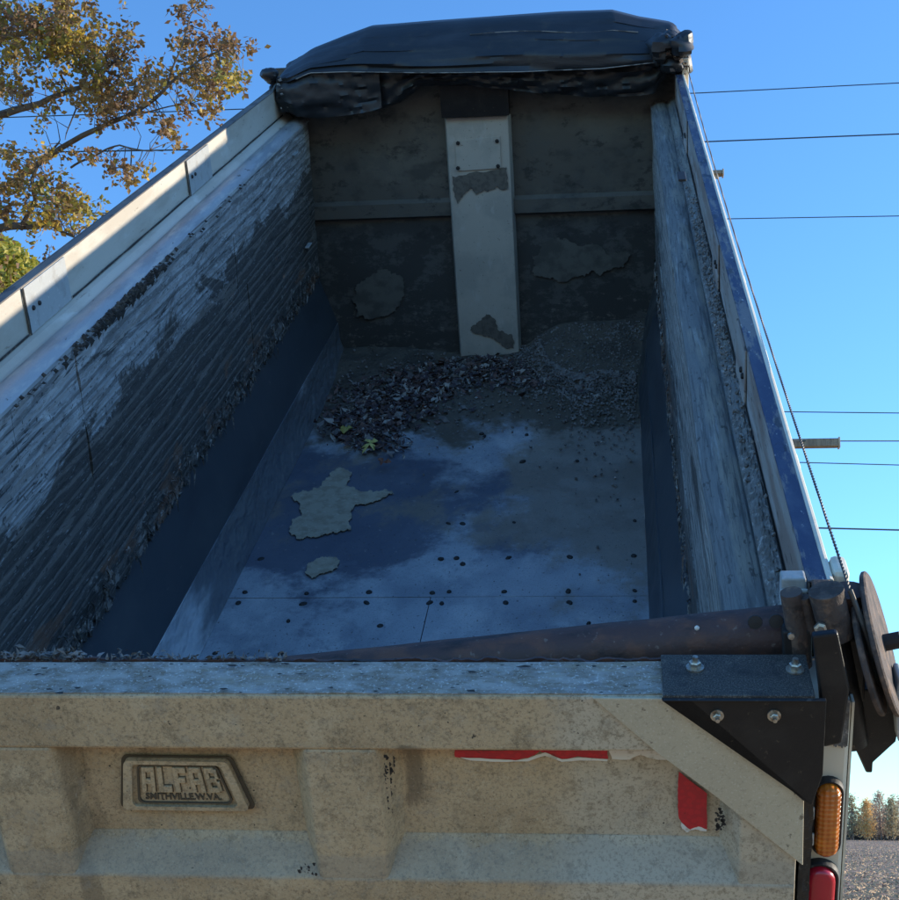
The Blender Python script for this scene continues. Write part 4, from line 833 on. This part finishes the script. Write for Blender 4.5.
for dx, dy in ((812.5,790),(812,812),(811.5,838)):
    q = Py(dx, dy, YPO-.02); g = G(); g.box(q.x-.005, q.x+.004, q.y-.006, q.y, q.z-.014, q.z+.014); sub('lens_clip', g, M_wtape, la_, bevel=.002)
# rubber seal between gate and post
g = G(); q0, q1 = Py(803,790,-.20), Py(812,790,-.20)
g.grid(lambda u, v: (q0.x-.004+(q1.x-q0.x+.006)*u+.002*frac((v*20, u, 0), 1.2), -.215+.004*fn((v*30, u*2, 0)), .9+(Py(810,752,-.215).z-.9)*v), 3, 120, (0,.05,0)); part('gate_seal', g, M_rubber)

# --- hinge hardware, roller pipe, cable reel at the top right
def pth(pts, y): return [Py(a, b, y) for a, b in pts]
c1_ = Py(797,632,-.02); c0_ = Py(330,677,-.02)
g = G(); dirp = (c1_-c0_).normalized(); st = c0_-dirp*1.0; L_ = (c1_-st).length
g.tube([st+dirp*L_*i/60 + Vector((0,0,.002*fn((i*.3,0,0)))) for i in range(61)], [.046+.008*(i/60) for i in range(61)], 24); pipe = part('roller_pipe', g, M_rust, smooth=True, label='rusty brown pipe lying across the body behind the tailgate')
for px, py in ((755,622),(776,621)):
    q = Py(px, py, -.075); g = G(); g.lathe(q, (0,-1,.35), [(0,.014),(.004,.013),(.005,0)], 12); sub('weld_spot', g, M_dbolt, pipe)
q = Py(697,628,-.07); g = G(); g.ball(q, .005, 6); sub('paint_chip', g, M_wtape, pipe)
hw = part('hinge_bracket', G().prism([tuple(p) for p in pth([(783,632),(812,630),(812,664),(784,664)], -.10)], (0,.05,0)), M_dbolt, bevel=.004)
g = G(); g.tube(pth([(791,592),(798,632),(801,665)], -.085), [.020,.021,.021], 16); sub('pin_tube', g, M_brownrust, hw, smooth=True)
g = G(); g.tube(pth([(804,597),(812,632)], -.09), .011, 12); sub('pin_tube', g, M_brownrust, hw, smooth=True)
g = G(); g.tube(pth([(826,590),(831,612),(838,636)], -.11), [.032,.031,.030], 20); sub('pivot_tube', g, M_brownrust, hw, smooth=True)
g = G(); g.tube(pth([(832,628),(846,700),(852,742)], -.10), [.029,.030,.030], 20); sub('pivot_tube', g, M_black, hw, smooth=True)
g = G(); g.prism([tuple(p) for p in pth([(812,636),(838,633),(850,690),(842,744),(823,748),(819,690)], -.225)], (0,.018,0)); sub('hinge_plate', g, M_black, hw, bevel=.005)
g = G(); a0, a1 = pth([(848,590),(849,640)], -.06); g.tube([a0, a0.lerp(a1,.08), a0.lerp(a1,.5), a1], [.033,.032,.021,.013], 20); sub('funnel', g, M_rust, hw, smooth=True)
g = G(); g.box(*sorted((Py(838,665,-.1).x, Py(866,665,-.1).x)), -.11, -.05, Py(850,700,-.1).z, Py(850,636,-.1).z); sub('reel_bracket', g, M_black, hw, bevel=.006)
q = Py(820,628,-.14); g = G(); g.lathe(q, (0,-1,.2), [(0,.012),(.008,.012),(.010,.007),(.0102,0)], 6); sub('bolt', g, M_bolt, hw); q = Py(791,636,-.12); g = G(); g.lathe(q, (0,-1,.3), [(0,.007),(.006,.006),(.0062,0)], 8); sub('bolt', g, M_bolt, hw)
# rail end blocks
g = G(); q0, q1 = Py(780,603,.0), Py(806,566,.0); g.box(q0.x, q1.x, -.012, .022, q0.z, q1.z-.02); g.box(q0.x-.004, q1.x+.004, -.020, -.0125, q0.z+.030, q0.z+.040); part('rail_end_block', g, M_pale, bevel=.006)
g = G(); q0, q1 = Py(812,590,-.02), Py(831,583,-.02); g.box(q0.x, q1.x, -.03, -.004, q0.z, q1.z); part('rail_end_lip', g, M_brownrust, bevel=.003)
g = G(); q0, q1 = Py(830,592,.04), Py(847,566,.04); g.box(max(1.2365, q0.x), q1.x+.004, .02, .09, q0.z-.06, q1.z); part('outer_end_block', g, M_white, bevel=.012)
# cable reel: two flanges and a drum
nrm = Vector((.93,-.12,.30)).normalized()
cA, cB2 = Py(866,658,-.10), Py(878,644,-.07)
reel = part('cable_reel', G().lathe(cA, nrm, [(0,.105),(.003,.108),(.008,.108),(.011,.104)], 40), M_brownrust, smooth=False, label='rusty tarp cable reel at the right rear corner')
g = G(); g.lathe(cB2, nrm, [(0,.132),(.003,.136),(.009,.136),(.012,.132)], 48); sub('reel_flange', g, M_brownrust, reel)
g = G(); g.lathe(cA, nrm, [(0,.05),(max(.01, (cB2-cA).dot(nrm)),.05)], 24); sub('reel_drum', g, M_rust, reel, smooth=True)
g = G()
gap_ = (cB2-cA).dot(nrm)
for k in range(4): g.lathe(cA+nrm*(.011+max(.001, (gap_-.014)/4)*k), nrm, [(0,.052),(.0025,.057),(.005,.052)], 24)
sub('wound_cable', g, M_rope, reel, smooth=True)
g = G(); g.prism([tuple(p) for p in pth([(850,690),(896,690),(901,716),(896,742),(873,763),(872.5,773),(866,773),(852,742)], -.10)], (0,.035,0)); sub('reel_guard', g, M_black, reel, bevel=.003)
g = G(); g.prism([tuple(p) for p in pth([(894,700),(899,680),(905,680),(905,745),(898,742)], -.13)], (0,.06,0)); sub('reel_arm', g, M_pale, reel, bevel=.004)
g = G(); p0 = cB2+nrm*.012; g.tube([p0, p0+nrm*.03], .016, 12); sub('reel_axle', g, M_dbolt, reel)
# cable from the tarp bow down to the reel
cs_ = [Py(688,70,6.0), Py(850,590,-.11)]; ce = Py(872,652,-.145)
npt = 900; g = G(); strands = [[], []]
for i in range(npt+1):
    t = i/npt; p = cs_[0].lerp(cs_[1], t) + Vector((0, 0, -.05*math.sin(math.pi*t)))
    if i == 0: ax_ = (cs_[1]-cs_[0]).normalized(); e1 = ax_.orthogonal().normalized(); e2 = ax_.cross(e1)
    for k in (0, 1):
        a = t*2*math.pi*220 + k*math.pi; strands[k].append(p + (e1*math.cos(a)+e2*math.sin(a))*.0018)
for k in (0, 1): g.tube(strands[k], .0018, 4)
g.tube([cs_[1], cs_[1].lerp(ce,.5)+Vector((.002,-.01,0)), ce, ce+Vector((.014,.0,-.03)), ce+Vector((.02,.02,-.08))], .0048, 8)
part('tarp_cable', g, M_rope, label='twisted steel cable from the tarp bow down to the reel')

# --- running gear under the body (mostly out of the photograph)
def wpart(name, g, m, **k): o = obj(name, g, m, truck, **k); o.location = -ROOT; return o
M_tyre = mat('tyre_rubber', (.02,.02,.02), .85, bumps=[D(s=(20,20,20), f=.4, dist=.01)])
g = G()
for s in (-1, 1): g.box(s*.43-.04, s*.43+.04, .25, 8.6, .72, .98)
wpart('chassis', g, M_black, bevel=.01)
for yy in (1.6, 2.95, 8.0):
    g = G(); g.tube([(-1.0, yy, .52), (1.0, yy, .52)], .07, 12); wpart('axle', g, M_black)
    for s in (-1, 1):
        for xo in ((.98, .68) if yy < 5 else (.98,)):
            g = G(); g.lathe((s*xo-.13, yy, .52), (1,0,0), [(0,.30),(.01,.46),(.05,.51),(.13,.52),(.21,.51),(.25,.46),(.26,.30)], 36); wh = wpart('wheel', g, M_tyre, smooth=True)
            g = G(); g.lathe((s*xo-.10, yy, .52), (1,0,0), [(0,.05),(.02,.29),(.06,.30),(.14,.30),(.18,.29),(.20,.05)], 28); obj('rim', g, M_white, wh)
g = G(); g.box(-1.1, 1.1, 6.9, 8.7, .9, 2.6); cab = wpart('cab', g, M_white, bevel=.12)
g = G(); g.box(-.75, .75, 6.885, 6.898, 1.8, 2.35); obj('rear_window', g, M_black, cab, bevel=.02)
g = G(); a = Vector((0, 5.2, .9)); b = toW((0, 5.6, -.17)); g.tube([a, a.lerp(b,.5)], .11, 16); g.tube([a.lerp(b,.5), b], .08, 16); wpart('hoist_cylinder', g, M_black, smooth=True)

# ------------------------------------------------------------------ loose debris lying in the body
dl = bpy.data.objects.new
def loose(name, g, m, **k):
    o = obj(name, g, m, None, **k); o.location = BO; o.rotation_euler = (TH, 0, 0); return o
def fl(px, py): p = Ph(px, py, 0); return p.x, p.y
blobs = [(395,400,55,20,1500),(370,425,40,14,1000),(425,385,45,16,1000),(375,445,28,9,350),(480,372,50,14,900),(460,350,60,16,500),(560,370,60,14,800),(600,355,50,16,600),(630,372,20,14,260),(560,340,60,10,500),(430,345,26,8,120),(520,385,40,7,180),(350,435,25,8,300)]
def inpoly(n, rl, m_list):
    gs = [G() for _ in m_list]
    for px, py, sx, sy, k in blobs:
        for _ in range(int(k*n)):
            qx, qy = px+sx*random.gauss(0,.52), py+sy*random.gauss(0,.56)
            x, y = fl(qx, min(qy, 560)); 
            if abs(x) > .94 or y > YE-.09 or y < .1: continue
            z = .012 + .04*max(0, fn((x, y, 0), 2.5)+.4)*random.random(); s = rl[0]+(rl[1]-rl[0])*random.random()**2.2
            i = random.choice((0,0,0,1,1,2,2,2,3)); n0 = Matrix.Rotation(random.uniform(0,6.28), 3, 'Z') @ Matrix.Rotation(random.gauss(0,.7), 3, 'X') @ Matrix.Rotation(random.gauss(0,.45), 3, 'Y')
            c = Vector((x, y, z))
            cu = random.uniform(-.4,.7)
            j = lambda: random.uniform(-.3,.3)
            pts = [(-1+j(),j(),0),(-.2+j(),-.5+j(),cu*.5),(1+j(),j(),.2+j()),(-.1+j(),.5+j(),cu*.6)]
            gs[i].add([c+n0@Vector(p)*s for p in pts], [(0,1,3),(1,2,3)])
    return gs
M_l4 = mat('pale_leaf_bits', (.36,.33,.30), .8)
M_l1 = mat('brown_leaf_bits', (.085,.055,.055), .8, layers=[D(c=(.16,.10,.085), s=(14,14,14), d=3, a=.45, b=.6, f=.9)]); M_l2 = mat('grey_leaf_bits', (.20,.185,.18), .8, layers=[D(c=(.09,.08,.08), s=(14,14,14), d=3, a=.45, b=.6, f=.9)]); M_l3 = mat('purple_leaf_bits', (.06,.045,.055), .8, layers=[D(c=(.42,.38,.34), s=(22,22,22), d=3, a=.66, b=.70, f=.9)])
for g, m, lab in zip(inpoly(1.35, (.005,.036), [0,1,2,3]), (M_l1, M_l2, M_l3, M_l4), ('brown leaf litter drifted on the body floor before the headboard', 'grey bits of leaf litter drifted on the body floor before the headboard', 'dark purplish leaf litter drifted on the body floor before the headboard', 'pale flecks among the leaf litter on the body floor before the headboard')):
    loose('leaf_litter', g, m, kind='stuff', label=lab, cat='leaf litter', recalc=False)
def heap(x, y):
    k = 1/(1+math.exp(-(x-.32)*14)); l = 1/(1+math.exp((x+.45)*12))
    H = .020 + .20*k + .05*l; w_ = .35+.40*k+.5*l+.12*fn((x, 0, 0), 1.4)
    v = max(0, 1-(YE-y)/w_); return .004 + H*v**1.5 + .012*frac((x*2, y*2, 0), 3)*min(1, 4*v)
g = G()
for i in range(4200):
    px = random.gauss(585, 50); py = random.gauss(350, 26)
    if i % 4 == 0: px, py = random.uniform(320, 650), random.gauss(385, 28)
    x, y = fl(px, py)
    if abs(x) > .94 or y < 3.6: continue
    for _ in range(3): hz_ = heap(x, y); q = Ph(px, py, hz_); x, y = q.x, q.y
    hz_ = heap(x, y)
    if abs(x) > 1.0 or y > YE-.02 or abs(x) < .2 and y > YE-.1: continue
    r = random.uniform(.004,.013); c = Vector((x, y, hz_+r*.4+.004)); n0 = Matrix.Rotation(random.uniform(0,6), 3, Vector((random.random(), random.random(), 1)))
    g.add([c+n0@Vector(p)*r for p in ((1,0,0),(0,1,0),(-1,0,0),(0,-1,0),(0,0,.8),(0,0,-.8))], [(0,1,4),(1,2,4),(2,3,4),(3,0,4),(1,0,5),(2,1,5),(3,2,5),(0,3,5)])
for i in range(1500):
    x = random.uniform(.16, 1.0); y = YE-.03-abs(random.gauss(0,.33)); h_ = heap(x, y)
    if random.random() > .35+.9*(.5+fn((x*3, y*3, 5), 1.5)): continue
    r = random.uniform(.003,.011); c = Vector((x, y, h_+r*.3)); n0 = Matrix.Rotation(random.uniform(0,6), 3, Vector((random.random(), random.random(), 1)))
    g.add([c+n0@Vector(p)*r for p in ((1,0,0),(0,1,0),(-1,0,0),(0,-1,0),(0,0,.8),(0,0,-.8))], [(0,1,4),(1,2,4),(2,3,4),(3,0,4),(1,0,5),(2,1,5),(3,2,5),(0,3,5)])
loose('gravel', g, M_stone, kind='stuff', label='loose grey gravel at the foot of the headboard', cat='gravel')
# heap of packed dirt against the headboard
def Pm(u, v):
    x = -.99+2.06*u; k = 1/(1+math.exp(-(x-.32)*14)); l = 1/(1+math.exp((x+.45)*12)); w_ = .35+.40*k+.5*l+.12*fn((x, 0, 0), 1.4)
    y = YE-.005-(w_+.05+.05*frac((x, 7, 0), 3))*(1-v); return (x, y, heap(x, y)+(0 if v > 0 else -.006))
g = G(); g.grid(Pm, 90, 24); M_heap = mat('packed_dirt', (.105,.09,.072), .95, layers=[D(c=(.055,.048,.042), s=(5,5,5), d=9, a=.42, b=.6, f=.8), D(c=(.22,.20,.17), s=(45,45,45), d=6, a=.60, b=.68, f=.7)], bumps=[D(s=(40,40,40), d=9, f=.9, dist=.01)])
loose('dirt_heap', g, M_heap, kind='stuff', label='packed dark dirt sloping up to the foot of the headboard', cat='dirt')
for i, (pts, lab) in enumerate((([(289,532),(292,520),(302,514),(300,505),(290,497),(306,491),(322,486),(326,478),(340,468),(352,474),(346,486),(362,492),(392,491),(394,495),(380,500),(360,504),(352,510),(350,520),(351,530),(336,533),(318,537),(300,540)], 'pale dried mud patch with ragged edge at the left of the body floor'),
        ([(305,572),(312,562),(326,557),(340,561),(338,568),(326,572),(316,577)], 'small smeared mud patch just below the large one'))):
    P = [Ph(x, y, .009) for x, y in rag(pts, .30, 0, 4)]; g = G(); g.prism([tuple(p) for p in P], (0, 0, .003)); loose('mud_patch', g, M_mud, label=lab, cat='mud patch', bevel=0)
# single leaves big enough to tell apart
M_y1 = mat('olive_yellow_leaf', (.30,.26,.06), .6); M_y2 = mat('pale_yellow_leaf', (.55,.50,.16), .6); M_y3 = mat('rust_leaf', (.20,.08,.045), .6)
def bigleaf(px, py, s, m, lab, n=5):
    x, y = fl(px, py); g = G(); c = Vector((0,0,.0)); a0 = random.uniform(0, 6)
    for k in range(n):
        a = a0+k*6.283/n; l = s*random.uniform(.7,1.1); a += random.uniform(-.35,.35); l *= random.uniform(.5,1.1); d = Vector((math.cos(a), math.sin(a), random.uniform(-.1,.9))); b = Vector((-math.sin(a), math.cos(a), random.uniform(-.6,.6))); wl = random.uniform(.2,.42)
        g.add([c, c+d*l*.5+b*l*wl, c+d*l*.9+Vector((0,0,-l*.35)), c+d*l*.5-b*l*wl, c+d*l*.5+Vector((0,0,l*.12))], [(0,1,4),(1,2,4),(0,4,3),(4,2,3)])
    g.tube([c, c+Vector((s*.5*math.cos(a0+.6), s*.5*math.sin(a0+.6), .01))], .002, 4)
    o = obj('fallen_leaf', g, m, None, label=lab, cat='leaf', group='large leaves on the litter', recalc=False); o.location = BO + RX @ Vector((x, y, .05)); o.rotation_euler = (TH, 0, 0)
bigleaf(346,437,.075,M_y1,'olive yellow curled leaf at the left of the leaf litter', 6); bigleaf(371,451,.085,M_y2,'pale yellow leaf at the lower tip of the leaf litter', 5); bigleaf(384,471,.06,M_y3,'rust brown leaf below the pale yellow one', 5)
bigleaf(401,416,.05,M_l2,'pale grey leaf in the middle of the leaf litter', 5); bigleaf(430,362,.05,M_l2,'pale leaf standing above the litter left of the headboard post', 5)
